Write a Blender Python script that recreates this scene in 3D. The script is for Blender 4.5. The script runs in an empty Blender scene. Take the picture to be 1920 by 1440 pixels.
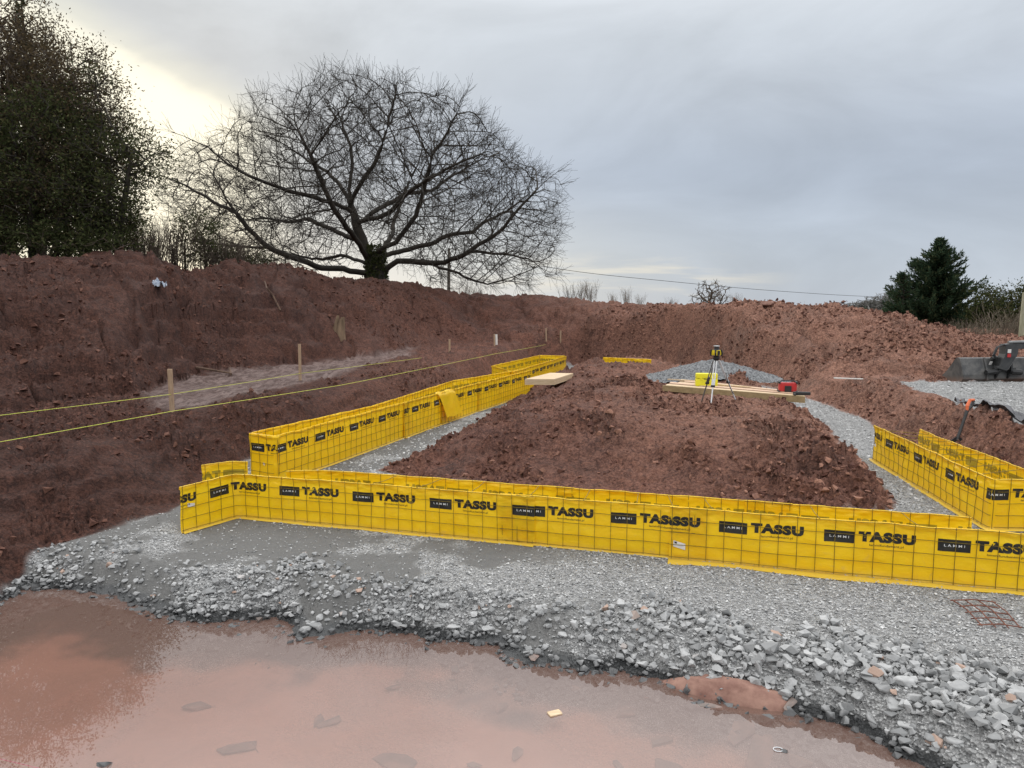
import bpy, bmesh, math, random, time
import numpy as np
from mathutils import Vector, Matrix
T0 = time.time()
rnd = random.Random(7)
rng = np.random.default_rng(7)
scene = bpy.context.scene
COL = scene.collection
rad = math.radians

# ------------------------------------------------------------------ camera
CAM_Z, PITCH, FPX = 3.0, rad(6.0), 1333.3
cam_d = bpy.data.cameras.new("camera")
cam_d.sensor_width = 36.0
cam_d.lens = 36.0 * FPX / 1920.0
cam_d.clip_start, cam_d.clip_end = 0.05, 4000
cam = bpy.data.objects.new("camera", cam_d)
cam.location = (0, 0, CAM_Z)
cam.rotation_euler = (rad(90) - PITCH, 0, 0)
COL.objects.link(cam)
scene.camera = cam

# ------------------------------------------------------------------ light
scene.view_settings.view_transform = 'Standard'
scene.view_settings.look = 'None'
scene.view_settings.exposure = 0.0
scene.view_settings.gamma = 1.0
SUN_AZ, SUN_EL = rad(-25), rad(12.5)          # azimuth from +Y towards +X
sun_d = bpy.data.lights.new("sun", 'SUN')
sun_d.energy = 1.1
sun_d.angle = rad(12)
sun_d.color = (1.0, 0.93, 0.82)
sun = bpy.data.objects.new("sun", sun_d)
sdir = Vector((math.sin(SUN_AZ) * math.cos(SUN_EL), math.cos(SUN_AZ) * math.cos(SUN_EL), math.sin(SUN_EL)))
sun.rotation_euler = sdir.to_track_quat('Z', 'Y').to_euler()
sun.location = (-10, 20, 30)
COL.objects.link(sun)

# ------------------------------------------------------------------ node helpers
class NT:
    def __init__(self, nt): self.nt = nt; self.n = nt.nodes; self.l = nt.links
    def add(self, t, **k):
        nd = self.n.new(t)
        for a, b in k.items(): setattr(nd, a, b)
        return nd
    def put(self, sock, v):
        if v is None: return
        if isinstance(v, bpy.types.NodeSocket): self.l.new(v, sock)
        else:
            if sock.type == 'RGBA' and len(v) == 3: v = (*v, 1)
            sock.default_value = v
    def math(self, op, a, b=None, c=None, clamp=False):
        nd = self.add('ShaderNodeMath', operation=op, use_clamp=clamp)
        for i, v in enumerate((a, b, c)): self.put(nd.inputs[i], v)
        return nd.outputs[0]
    def mix(self, f, a, b, mode='MIX'):
        nd = self.add('ShaderNodeMix', data_type='RGBA', blend_type=mode)
        self.put(nd.inputs[0], f); self.put(nd.inputs[6], a); self.put(nd.inputs[7], b)
        return nd.outputs[2]
    def fmix(self, f, a, b):
        nd = self.add('ShaderNodeMix', data_type='FLOAT')
        self.put(nd.inputs[0], f); self.put(nd.inputs[2], a); self.put(nd.inputs[3], b)
        return nd.outputs[0]
    def step(self, v, lo, hi, a=0.0, b=1.0, kind='SMOOTHSTEP'):
        nd = self.add('ShaderNodeMapRange', interpolation_type=kind)
        for i, x in enumerate((v, lo, hi, a, b)): self.put(nd.inputs[i], x)
        return nd.outputs[0]
    def noise(self, vec, scale, detail=4, rough=0.55, dist=0.0):
        nd = self.add('ShaderNodeTexNoise')
        self.put(nd.inputs['Vector'], vec); nd.inputs['Scale'].default_value = scale
        nd.inputs['Detail'].default_value = detail; nd.inputs['Roughness'].default_value = rough
        nd.inputs['Distortion'].default_value = dist
        return nd.outputs[0]
    def voro(self, vec, scale, feature='F1'):
        nd = self.add('ShaderNodeTexVoronoi', feature=feature)
        self.put(nd.inputs['Vector'], vec); nd.inputs['Scale'].default_value = scale
        return nd
    def attr(self, name): return self.add('ShaderNodeAttribute', attribute_name=name).outputs['Fac']
    def pos(self): return self.add('ShaderNodeNewGeometry').outputs['Position']
    def sep(self, v):
        nd = self.add('ShaderNodeSeparateXYZ'); self.put(nd.inputs[0], v); return nd.outputs
    def scalev(self, v, s):
        nd = self.add('ShaderNodeVectorMath', operation='MULTIPLY'); self.put(nd.inputs[0], v); nd.inputs[1].default_value = s
        return nd.outputs[0]
    def bump(self, h, strength=0.6, dist=0.02, normal=None):
        nd = self.add('ShaderNodeBump'); self.put(nd.inputs['Height'], h)
        nd.inputs['Strength'].default_value = strength; nd.inputs['Distance'].default_value = dist
        if normal is not None: self.put(nd.inputs['Normal'], normal)
        return nd.outputs[0]

def new_mat(name):
    m = bpy.data.materials.new(name); m.use_nodes = True
    t = NT(m.node_tree); t.n.clear()
    out = t.add('ShaderNodeOutputMaterial')
    return m, t, out

def principled(t, out, color, rough=0.7, normal=None, metal=0.0, spec=0.5, link=True):
    b = t.add('ShaderNodeBsdfPrincipled')
    t.put(b.inputs['Base Color'], color); t.put(b.inputs['Roughness'], rough)
    b.inputs['Metallic'].default_value = metal
    b.inputs['Specular IOR Level'].default_value = spec
    if normal is not None: t.put(b.inputs['Normal'], normal)
    if link: t.l.new(b.outputs[0], out.inputs[0])
    return b

def simple(name, c1, c2=None, scale=8, rough=0.7, metal=0.0, bump=0.0, stretch=(1, 1, 1), spec=0.4):
    m, t, out = new_mat(name)
    v = t.scalev(t.add('ShaderNodeTexCoord').outputs['Object'], stretch)
    n = t.noise(v, scale, 5, 0.6)
    c = t.mix(t.step(n, 0.3, 0.7), c1, c2 or c1)
    nm = t.bump(t.noise(v, scale * 5, 3), 0.5, bump) if bump else None
    principled(t, out, c, t.fmix(n, rough * 0.85, min(1, rough * 1.15)), nm, metal, spec)
    return m

# ------------------------------------------------------------------ world: overcast evening sky
world = bpy.data.worlds.new("World"); scene.world = world; world.use_nodes = True
w = NT(world.node_tree); w.n.clear()
wo = w.add('ShaderNodeOutputWorld'); bg = w.add('ShaderNodeBackground')
sky = w.add('ShaderNodeTexSky', sky_type='NISHITA'); sky.sun_disc = False
sky.sun_elevation = SUN_EL; sky.sun_rotation = SUN_AZ % (2 * math.pi)
dv = w.add('ShaderNodeTexCoord').outputs['Generated']
sx, sy, sz = w.sep(dv)
hor = w.math('SQRT', w.math('ADD', w.math('MULTIPLY', sx, sx), w.math('MULTIPLY', sy, sy)))
el = w.math('MULTIPLY', w.math('ARCTAN2', sz, hor), 57.2958)
az = w.math('MULTIPLY', w.math('ARCTAN2', sx, sy), 57.2958)
# cloud base by elevation
c0 = w.mix(w.step(el, 0.0, 12), (0.535, 0.595, 0.675), (0.485, 0.55, 0.655))
c0 = w.mix(w.step(el, 8, 22), c0, (0.68, 0.73, 0.79))
c0 = w.mix(w.step(el, 19, 40), c0, (2.35, 2.35, 2.36))
# warm, lighter clouds towards the hidden sun
leftw = w.step(az, 12, -34)
c0 = w.mix(w.math('MULTIPLY', leftw, w.step(el, 45, 14, 0.0, 0.75)), c0, (0.60, 0.625, 0.635))
sv = w.add('ShaderNodeCombineXYZ'); w.put(sv.inputs[0], az); w.put(sv.inputs[1], w.math('MULTIPLY', el, 2.2)); 
cn = w.noise(sv.outputs[0], 0.05, 6, 0.55, 0.6)
sv2 = w.add('ShaderNodeCombineXYZ'); w.put(sv2.inputs[0], w.math('MULTIPLY', az, 0.7)); w.put(sv2.inputs[1], w.math('MULTIPLY', el, 4.5))
cs = w.noise(sv2.outputs[0], 0.07, 5, 0.6, 0.4)
c0 = w.mix(1.0, c0, w.add('ShaderNodeCombineColor').outputs[0], 'MULTIPLY') if False else c0
gain = w.math('MULTIPLY', w.step(cn, 0.28, 0.72, 0.84, 1.14, 'LINEAR'), w.step(cs, 0.3, 0.7, 0.98, 1.02, 'LINEAR'))
vm = w.add('ShaderNodeVectorMath', operation='SCALE'); w.put(vm.inputs[0], c0); w.put(vm.inputs['Scale'], gain)
c1 = vm.outputs[0]
# pale streaks low over the horizon
stre = w.math('MULTIPLY', w.step(cs, 0.46, 0.58), w.math('MULTIPLY', w.step(el, 5.2, 2.2), w.step(w.math('ABSOLUTE', w.math('SUBTRACT', az, 8)), 15, 4)))
c1 = w.mix(w.math('MULTIPLY', stre, 0.85), c1, (0.86, 0.80, 0.68))
low = w.math('MULTIPLY', w.step(el, 11, 1.5), w.step(az, 24, -12))
c1 = w.mix(w.math('MULTIPLY', low, 0.75), c1, (0.80, 0.81, 0.78))
# bright gap in the clouds round the hidden sun
wn = w.math('MULTIPLY', w.math('SUBTRACT', w.noise(sv.outputs[0], 0.11, 5, 0.55, 0.5), 0.5), 9.0)
# upper edge falls from (-30,18.8) to (-19.5,14.2) degrees
edge = w.math('ADD', w.math('SUBTRACT', w.math('SUBTRACT', 5.9, w.math('MULTIPLY', az, 0.40)), el), w.math('MULTIPLY', wn, 0.28))
m1 = w.step(edge, -0.6, 1.3)
m2 = w.math('MULTIPLY', w.step(w.math('ADD', az, w.math('MULTIPLY', wn, 0.3)), -18.6, -21.8), w.step(w.math('SUBTRACT', el, w.math('ADD', 20.6, w.math('MULTIPLY', az, 0.39))), -3.0, 0.0, 0.5, 1.0))
m3 = w.step(az, -60, -38)
m4 = w.step(el, 0.0, 8.0, 0.6, 1.0)
gl = w.math('MULTIPLY', w.math('MULTIPLY', m1, m2), w.math('MULTIPLY', m3, m4))
c1 = w.mix(w.math('POWER', gl, 0.9), c1, (2.0, 1.85, 1.5))
halo = w.math('MULTIPLY', w.math('MULTIPLY', w.step(edge, -3.2, 1.2), w.step(az, -14.5, -22)), w.step(az, -70, -40))
c1 = w.mix(w.math('MULTIPLY', halo, 0.8), c1, (0.92, 0.90, 0.74))
nish = w.add('ShaderNodeVectorMath', operation='SCALE'); w.put(nish.inputs[0], sky.outputs[0]); nish.inputs['Scale'].default_value = 0.08
c2 = w.mix(0.93, nish.outputs[0], c1)
c2 = w.mix(w.step(el, 0, -2), c2, (0.12, 0.09, 0.08))
w.put(bg.inputs[0], c2); bg.inputs[1].default_value = 1.0
w.l.new(bg.outputs[0], wo.inputs[0])

# ------------------------------------------------------------------ geometry helpers
def ray(u, v):
    a = (u - 960) / FPX; b = (720 - v) / FPX
    return a, math.cos(PITCH) + b * math.sin(PITCH), -math.sin(PITCH) + b * math.cos(PITCH)
def P(u, v, z):                      # the place on the level z that the photo shows at u, v
    a, y, dz = ray(u, v); t = (z - CAM_Z) / dz
    return (a * t, y * t, z)
def PY(u, v, Y):                     # the place at distance Y
    a, y, dz = ray(u, v); t = Y / y
    return (a * t, Y, CAM_Z + dz * t)

def tag(o, label=None, cat=None, group=None, kind=None):
    if label: o['label'] = label
    if cat: o['category'] = cat
    if group: o['group'] = group
    if kind: o['kind'] = kind
    return o
def empty(name, loc=(0, 0, 0), rz=0):
    o = bpy.data.objects.new(name, None); o.location = loc; o.rotation_euler = (0, 0, rz)
    o.empty_display_size = 0.2
    COL.objects.link(o); return o

def mesh_np(name, V, F, mat, parent=None, attrs=None, smooth=False, mats=None, midx=None, loc=None):
    """F: (n,k) array of one face size, or list of such arrays"""
    Fs = F if isinstance(F, list) else [F]
    Fs = [np.asarray(f, dtype=np.int32) for f in Fs if len(f)]
    V = np.asarray(V, dtype=np.float32)
    me = bpy.data.meshes.new(name)
    me.vertices.add(len(V)); me.vertices.foreach_set('co', V.ravel())
    tot = sum(f.size for f in Fs); nf = sum(len(f) for f in Fs)
    me.loops.add(tot); me.loops.foreach_set('vertex_index', np.concatenate([f.ravel() for f in Fs]))
    me.polygons.add(nf)
    sizes = np.concatenate([np.full(len(f), f.shape[1], dtype=np.int32) for f in Fs])
    starts = np.concatenate([[0], np.cumsum(sizes)[:-1]]).astype(np.int32)
    me.polygons.foreach_set('loop_start', starts)
    me.polygons.foreach_set('loop_total', sizes)
    if midx is not None: me.polygons.foreach_set('material_index', np.asarray(midx, dtype=np.int32))
    me.polygons.foreach_set('use_smooth', np.full(nf, bool(smooth)))
    me.update(calc_edges=True); me.validate()
    for mm in (mats or [mat]):
        me.materials.append(mm)
    for k, a in (attrs or {}).items():
        at = me.attributes.new(k, 'FLOAT', 'POINT'); at.data.foreach_set('value', np.asarray(a, dtype=np.float32))
    o = bpy.data.objects.new(name, me); COL.objects.link(o)
    if parent: o.parent = parent
    if loc is not None: o.location = loc
    return o

class MB:
    """collects boxes, tubes and prisms into ONE mesh"""
    def __init__(self): self.bm = bmesh.new()
    def box(self, c, s, M=None, bevel=0.0):
        r = bmesh.ops.create_cube(self.bm, size=1.0)
        vs = r['verts']
        for v in vs: v.co = Vector((v.co.x * s[0], v.co.y * s[1], v.co.z * s[2]))
        if bevel:
            es = list({e for v in vs for e in v.link_edges})
            g = bmesh.ops.bevel(self.bm, geom=es, offset=bevel, segments=2, affect='EDGES', profile=0.7)
            vs = list({v for f in g['faces'] for v in f.verts} | {v for v in vs if v.is_valid})
        T = Matrix.Translation(c) @ (M.to_4x4() if M else Matrix.Identity(4))
        for v in vs: v.co = T @ v.co
        return self
    def tube(self, pts, r, n=6, cap=True):
        pts = [Vector(p) for p in pts]
        rs = r if isinstance(r, (list, tuple)) else [r] * len(pts)
        rings = []
        up = None
        for i, p in enumerate(pts):
            d = (pts[min(i + 1, len(pts) - 1)] - pts[max(i - 1, 0)])
            d = d.normalized() if d.length > 1e-9 else Vector((0, 0, 1))
            if up is None: up = d.orthogonal().normalized()
            up = (up - d * up.dot(d)); up = up.normalized() if up.length > 1e-6 else d.orthogonal().normalized()
            b = d.cross(up)
            rings.append([self.bm.verts.new(p + rs[i] * (math.cos(2 * math.pi * k / n) * up + math.sin(2 * math.pi * k / n) * b)) for k in range(n)])
        for a, b in zip(rings[:-1], rings[1:]):
            for k in range(n): self.bm.faces.new((a[k], a[(k + 1) % n], b[(k + 1) % n], b[k]))
        if cap:
            self.bm.faces.new(list(reversed(rings[0]))); self.bm.faces.new(rings[-1])
        return self
    def prism(self, poly, z0, z1, M=None):
        T = M or Matrix.Identity(4)
        a = [self.bm.verts.new(T @ Vector((x, y, z0))) for x, y in poly]
        b = [self.bm.verts.new(T @ Vector((x, y, z1))) for x, y in poly]
        n = len(poly)
        for i in range(n): self.bm.faces.new((a[i], a[(i + 1) % n], b[(i + 1) % n], b[i]))
        self.bm.faces.new(list(reversed(a))); self.bm.faces.new(b)
        return self
    def build(self, name, mat, parent=None, smooth=False, loc=None):
        bmesh.ops.recalc_face_normals(self.bm, faces=self.bm.faces[:])
        me = bpy.data.meshes.new(name); self.bm.to_mesh(me); self.bm.free()
        me.materials.append(mat)
        if smooth:
            for p in me.polygons: p.use_smooth = True
            me.set_sharp_from_angle(angle=rad(40))
        o = bpy.data.objects.new(name, me); COL.objects.link(o)
        if parent: o.parent = parent
        if loc is not None: o.location = loc
        return o

# numpy noise
def _h(ix, iy, s):
    n = (ix.astype(np.int64) * 374761393 + iy.astype(np.int64) * 668265263 + s * 974634777) & 0xffffffff
    n = ((n ^ (n >> 13)) * 1274126177) & 0xffffffff
    n = (n ^ (n >> 16)) & 0xffffffff
    return n / 4294967295.0
def vnoise(x, y, s=0):
    ix, iy = np.floor(x), np.floor(y); fx, fy = x - ix, y - iy
    ux, uy = fx * fx * (3 - 2 * fx), fy * fy * (3 - 2 * fy)
    a, b, c, d = _h(ix, iy, s), _h(ix + 1, iy, s), _h(ix, iy + 1, s), _h(ix + 1, iy + 1, s)
    return (a * (1 - ux) + b * ux) * (1 - uy) + (c * (1 - ux) + d * ux) * uy - 0.5
def fbm(x, y, o=4, s=0, g=0.5):
    r = 0; a = 1.0; t = 0
    for k in range(o):
        r = r + a * vnoise(x, y, s + k * 13); t += a; a *= g
        x, y = x * 1.93 + y * 0.45 + 7.1, y * 1.93 - x * 0.45 + 3.3
    return r / t * 2
def worley(x, y, s=0):
    ix, iy = np.floor(x), np.floor(y)
    best = np.full(x.shape, 9.0); val = np.zeros(x.shape)
    for dx in (-1, 0, 1):
        for dy in (-1, 0, 1):
            cx, cy = ix + dx, iy + dy
            px, py = cx + _h(cx, cy, s), cy + _h(cx, cy, s + 5)
            d = (px - x) ** 2 + (py - y) ** 2
            m = d < best
            best = np.where(m, d, best); val = np.where(m, _h(cx, cy, s + 9), val)
    return np.sqrt(best), val
def clods(x, y, s=0):                # angular lumps, 0..1
    f, v = worley(x + 0.4 * fbm(x * 2, y * 2, 2, s + 3), y + 0.4 * fbm(x * 2 + 9, y * 2, 2, s + 4), s)
    return np.clip(1.0 - f * 1.25, 0, 1) ** 0.6 * (0.25 + 0.75 * v)
def ss(t): t = np.clip(t, 0, 1); return t * t * (3 - 2 * t)
def sdist(x, y, poly):               # + inside
    n = len(poly); best = np.full(x.shape, 1e9); ins = np.zeros(x.shape, bool)
    for i in range(n):
        ax, ay = poly[i]; bx, by = poly[(i + 1) % n]
        ex, ey = bx - ax, by - ay
        t = np.clip(((x - ax) * ex + (y - ay) * ey) / (ex * ex + ey * ey + 1e-12), 0, 1)
        d = (x - ax - t * ex) ** 2 + (y - ay - t * ey) ** 2
        best = np.minimum(best, d)
        c = ((ay > y) != (by > y))
        if ay != by: ins ^= c & (x < (bx - ax) * (y - ay) / (by - ay) + ax)
    d = np.sqrt(best)
    return np.where(ins, d, -d)

# ------------------------------------------------------------------ terrain
WATER = -0.30
POOL = [(5.6, 1.0), (4.1, 3.4), (3.15, 4.5), (2.92, 4.95), (2.69, 5.28), (2.2, 5.58), (1.7, 5.75), (1.16, 6.15), (0.75, 6.2), (0.2, 6.34),
        (-0.21, 6.71), (-0.8, 6.8), (-1.44, 7.07), (-1.8, 6.95), (-2.14, 6.83), (-2.3, 7.15), (-2.63, 7.32), (-3.1, 7.2), (-3.57, 7.26), (-4.2, 7.7),
        (-5.07, 8.04), (-5.8, 8.25), (-5.75, 7.6), (-5.7, 6.4), (-6.0, 4.5), (-6.4, 1.0)]
S1 = [(-6.6, -3), (-6.2, 4.5), (-5.75, 6.4), (-5.8, 7.7), (-5.95, 8.5), (-5.45, 9.5), (-5.05, 10.3), (-5.15, 11.6), (-5.2, 12.9), (-3.7, 17.4),
      (-2.0, 22.5), (-1.0, 26.0), (-1.15, 28.3), (1.4, 36.2), (3.3, 36.6), (7.2, 32.4), (8.2, 29.5), (8.9, 25.0), (9.4, 21.0), (60, 21.0), (90, 90), (-90, 90), (-90, -3)]
S2 = [(-2.5, 12.55), (-1.0, 11.8), (1.5, 10.9), (4.0, 9.65), (5.05, 9.3), (5.45, 9.9), (5.85, 11.0), (6.2, 13), (6.9, 15), (7.5, 17.2), (7.75, 19.2), (7.9, 21.5), (7.6, 25), (6.8, 29),
      (6.1, 30.6), (3.0, 33.3), (2.2, 31.2), (0.95, 27.5), (0.0, 23.0), (-0.3, 20.8), (-1.05, 17.4), (-1.8, 14.6)]
S3 = [(8.95, 22), (8.85, 19.2), (8.6, 17.2), (8.1, 14.8), (7.75, 12.9), (7.35, 11.0), (7.2, 9.2), (7.3, 7.6), (9, 6.6), (60, 6.0), (60, 30), (9.3, 30)]
uu = [-900, -300, 0, 100, 180, 230, 290, 345, 370, 430, 520, 600, 700, 780, 850, 920, 1000, 1060, 1200, 1340, 1440, 1540, 1620, 1680, 1760, 1820, 1860, 1920, 2300, 2900]
vc = [450, 470, 488, 490, 479, 475, 483, 505, 508, 494, 500, 514, 524, 535, 548, 557, 555, 562, 570, 573, 569, 578, 583, 598, 611, 632, 652, 664, 690, 700]
ub = [-900, -300, 0, 200, 270, 340, 430, 560, 700, 780, 900, 1050, 1200, 1300, 1450, 1560, 1680, 1780, 1920, 2300, 2900]
vb = [1000, 860, 772, 748, 735, 712, 698, 688, 668, 655, 645, 648, 668, 686, 694, 700, 711, 713, 712, 715, 715]
uY = [-900, 0, 300, 430, 600, 700, 780, 850, 1000, 1060, 1200, 1340, 1540, 1700, 1820, 1920, 2900]
Yc_ = [15, 23, 27.0, 30, 35, 38, 41, 44, 46, 44.5, 38, 32, 29, 27, 25.5, 25, 24]
def plat_z(x, y): return 0.92 + 0.35 * ss((y - 17) / 16) * ss((6 - x) / 5)
_ac, _zc, _Yc = [], [], []
for u, v in zip(uu, vc):
    Yq = float(np.interp(u, uY, Yc_)); p = PY(u, v, Yq)
    _ac.append(p[0] / p[1]); _zc.append(p[2]); _Yc.append(Yq)
_ab, _Yb = [], []
for u, v in zip(ub, vb):
    z = 0.95 + (0.25 if 560 < u < 1100 else 0)
    p = P(u, v, z); _ab.append(p[0] / p[1]); _Yb.append(p[1])
MUD = [P(*q)[:2] for q in ((245, 742, .95), (300, 722, .95), (345, 706, .97), (450, 694, 1.0), (600, 681, 1.05), (720, 664, 1.1), (790, 656, 1.15), (780, 668, 1.15), (700, 684, 1.1),
                           (640, 700, 1.05), (560, 722, 1.0), (470, 738, .95), (400, 760, .92), (330, 774, .92), (285, 765, .92))]
RPAD = [(10.6, 19.6), (10.2, 18.6), (10.0, 17.0), (9.5, 14.6), (8.9, 12.6), (8.3, 10.6), (8.3, 6), (60, 6), (60, 20.3), (13, 19.9)]

def SMO(x, y): return ss(0.55 + 1.9 * fbm(x * 0.55, y * 0.55, 3, 81, 0.6))     # 0 smeared by the bucket, 1 broken
PA, PB = np.array([4.3, 21.4]), np.array([7.1, 16.9])
def PLK(x, y):                       # ground levelled for the plank platform
    e = PB - PA; tt = np.clip(((x - PA[0]) * e[0] + (y - PA[1]) * e[1]) / (e @ e), 0, 1)
    return ss(1.9 - np.hypot(x - PA[0] - tt * e[0] - .35, y - PA[1] - tt * e[1] - .3) / 0.75)
def terrain(x, y, detail=True):
    x = np.asarray(x, float); y = np.asarray(y, float)
    wx = x + 0.22 * fbm(x * 1.1, y * 1.1, 4, 21); wy = y + 0.22 * fbm(x * 1.1 + 40, y * 1.1, 4, 22)
    dW = sdist(x + 0.10 * fbm(x * 3, y * 3, 3, 31), y + 0.12 * fbm(x * 3 + 5, y * 3, 3, 32), POOL)
    pad = WATER + 0.30 * ss(-dW / 0.5 + 0.02) 
    pool = WATER - 0.02 - 0.05 * ss(dW / 0.25) - 0.10 * ss(dW / 1.6)
    zf = np.where(dW > 0, pool, np.maximum(pad, WATER - 0.02))
    back = y - (9.45 - 0.298 * x)                   # behind the front trench
    zf = zf + 0.27 * ss((back - 0.55) / 0.6) * ss((x - 3.2) / 1.6) + 0.10 * ss(back / 1.5) * (1 - ss((x - 3.2) / 1.6))
    d1 = sdist(wx * 0.6 + x * 0.4, wy * 0.6 + y * 0.4, S1)
    d2 = sdist(wx, wy, S2); d3 = sdist(wx, wy, S3)
    p1 = plat_z(x, y)
    a = x / np.maximum(y, 0.5)
    Yb = np.interp(a, _ab, _Yb); Yc = np.interp(a, _ac, _Yc); zc = np.interp(a, _ac, _zc)
    yw = y + 0.8 * fbm(x * 0.5, y * 0.5, 3, 51)
    t = (yw - Yb) / np.maximum(Yc - Yb, 1)
    tc = np.clip(t, 0, 1)
    led = 0.10 * (ss((tc - 0.30) / 0.10) - ss((tc - 0.40) / 0.5)) * ss((-a - 0.1) / 0.25)
    g = np.sin(tc * math.pi / 2) ** 1.15 + led
    zb = p1 + (zc - p1) * np.clip(g, 0, 1.0)
    zb = np.where(t > 1, np.maximum(zc - (y - Yc) * 0.22, 1.7), zb)
    w1 = 2.1 - 1.0 * ss((y - 10) / 5)
    pr1 = ss(d1 / w1 + 0.0) ** 0.85
    h1 = np.where(d1 > 0, zf + (np.maximum(zb, p1) - zf) * pr1, -9)
    w2 = 2.3 - 1.4 * ss((x - 4.0) / 1.4)
    p2 = 0.86 - 0.12 * ss((x - 2.6) / 1.2) * ss((y - 13.8) / 1.0) * (1 - ss((y - 19) / 3)) + 0.06 * ss((y - 19) / 3) + 0.12 * fbm(x * 0.7, y * 0.7, 3, 61)
    pk = PLK(x, y)
    p2 = p2 * (1 - pk) + 0.74 * pk
    h2 = np.where(d2 > 0, zf + (p2 - zf) * (0.35 * np.clip(d2 / w2, 0, 1) + 0.65 * ss(d2 / w2)), -9)
    p3 = 0.86 + 0.12 * ss((y - 15) / 4) + 0.14 * ss(1 - np.abs(d3 - 1.0) / 0.8) * ss((18.5 - y) / 2)
    h3 = np.where(d3 > 0, zf + (p3 - zf) * ss(d3 / 1.15), -9)
    z = np.maximum(np.maximum(zf, h1), np.maximum(h2, h3))
    dS = np.maximum(np.maximum(d1, d2), d3)
    solid = ss((dS + 0.02) / 0.12)
    en = 0.35 * fbm(x * 2.2, y * 2.2, 3, 71)
    rpad = ss((sdist(wx, wy, RPAD) + en * 0.8) / 0.2) * (d3 > 0.3)
    gravel = np.maximum(1 - solid, rpad)
    # silty shelf of gravel washed against the toes
    mud = ss((sdist(wx + 0.3 * en, wy, MUD) + 0.1) / 0.6) * (1 - ss((t - 0.0) / 0.04))
    inpool = ss((dW - 0.38 + 0.45 * fbm(x * 1.7, y * 2.5, 4, 33)) / 0.45) * (1 - solid)
    shore = ss(1 - np.abs(dW) / 0.9) * (1 - solid)
    reg = np.where(gravel > 0.5, 1, 0)
    reg = np.where((reg == 0) & (d2 > 0) & (h2 >= h1) & (h2 >= h3), 2, reg)
    reg = np.where((reg == 0) & (t > 0.02) & (h1 >= h3), 3, reg)
    reg = np.where((reg == 1) & (dW > 0.03), 4, reg)
    dry = np.clip(0.15 + 0.75 * ss((a + 0.02) / 0.4) * ss((y - 9) / 6) - 0.25 * ss((-a - 0.1) / 0.3), 0, 1)  # drier soil to the right; lowered on the left for the bank's painted backlit shade
    silt = ss((fbm(x * 0.9, y * 0.9, 4, 77, 0.6) + 0.03 + 0.24 * ss((-x - 1.2) / 2.2) + 0.10 * ss((y - 7.6 + 0.298 * (x + 3)) / 1.2)) / 0.2) * (1 - 0.9 * ss((x + 0.3) / 2.6))
    if detail:
        earth = (1 - gravel) * (1 - 0.75 * mud) * (1 - 0.7 * pk)
        near = 1 - ss((y - 8) / 22)
        rough = 0.30 + 0.80 * SMO(x, y)
        if True:
            rough = rough * np.where(d2 > 0, 1.0 + 0.45 * ss(d2 / 1.5), 1.0) * np.where(reg == 3, 1.15, 1.0)
        dz = 0.10 * fbm(x * 1.3, y * 1.3, 4, 91, 0.6) * (0.6 + 1.2 * (reg == 3))
        dz += rough * (0.19 * (clods(x * 2.2, y * 2.2, 101) - 0.3) + 0.15 * (clods(x * 5.5, y * 5.5, 111) - 0.3) + 0.095 * (clods(x * 12, y * 12, 121) - 0.3) + 0.035 * (clods(x * 24, y * 24, 125) - 0.3) * near + 0.06 * fbm(x * 8, y * 8, 4, 127, 0.6))
        dz += 0.16 * (reg == 3) * (clods(x * 1.2, y * 1.2, 131) - 0.3)
        edge = ss(dS / 0.25)
        # slabby ledges where the digger cut the bedded clay
        st = np.where(reg == 3, 0.62, 0.26); amt = np.where(reg == 3, 0.75 * ss((-a - 0.05) / 0.25), np.where(reg == 2, 0.75 * ss((x - 2.6) / 1.8), 0.55 * (d1 > 0)))
        amt = amt * ss(0.5 + 2.2 * fbm(x * 0.6, y * 0.6, 3, 191)) * (earth > 0.1)
        zz_ = (z + 0.22 * fbm(x * 0.9, y * 0.9, 3, 193)) / st; fr_ = zz_ - np.floor(zz_)
        z = z + amt * st * (ss((fr_ - 0.55) / 0.3) - fr_) * edge
        rut = np.abs(fbm(x * 0.7 + y * 0.25, y * 0.35, 4, 195)); z = z - (reg == 3) * 0.22 * ss(1 - rut / 0.10)
        z = z + earth * dz * edge + mud * 0.03 * fbm(x * 3, y * 2, 3, 141)
        gz = 0.012 * fbm(x * 2, y * 2, 3, 151) + 0.012 * clods(x * 14, y * 14, 161) * (1 - inpool)
        gz = gz + shore * (0.035 * (clods(x * 5, y * 5, 171) - 0.35)) * (dW < 0.3) + rpad * (0.05 * fbm(x * 1.5, y * 1.5, 3, 173) + 0.03 * clods(x * 7, y * 7, 174))
        gz = gz + inpool * (0.02 * fbm(x * 1.6, y * 1.6, 4, 181))
        z = z + gravel * gz
    return z, dict(gravel=gravel, mud=mud, pool=inpool, shade_damp=ss((-a - 0.02 + 0.12 * en) / 0.3) * (d1 > 0), dry=dry, silt=silt, dw=dW), reg
def Hz(x, y):
    return float(terrain(np.array([x]), np.array([y]))[0][0])

aa = np.concatenate([np.arange(-1.3, -0.78, 0.006), np.arange(-0.78, 0.78, 0.0021), np.arange(0.78, 1.5, 0.006)])
ly = np.exp(np.arange(math.log(2.0), math.log(60.0), 0.0050))
GX = (aa[None, :] * ly[:, None]); GY = np.repeat(ly[:, None], len(aa), 1)
GZ, GA, GR = terrain(GX, GY)
nr, nc = GX.shape
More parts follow.
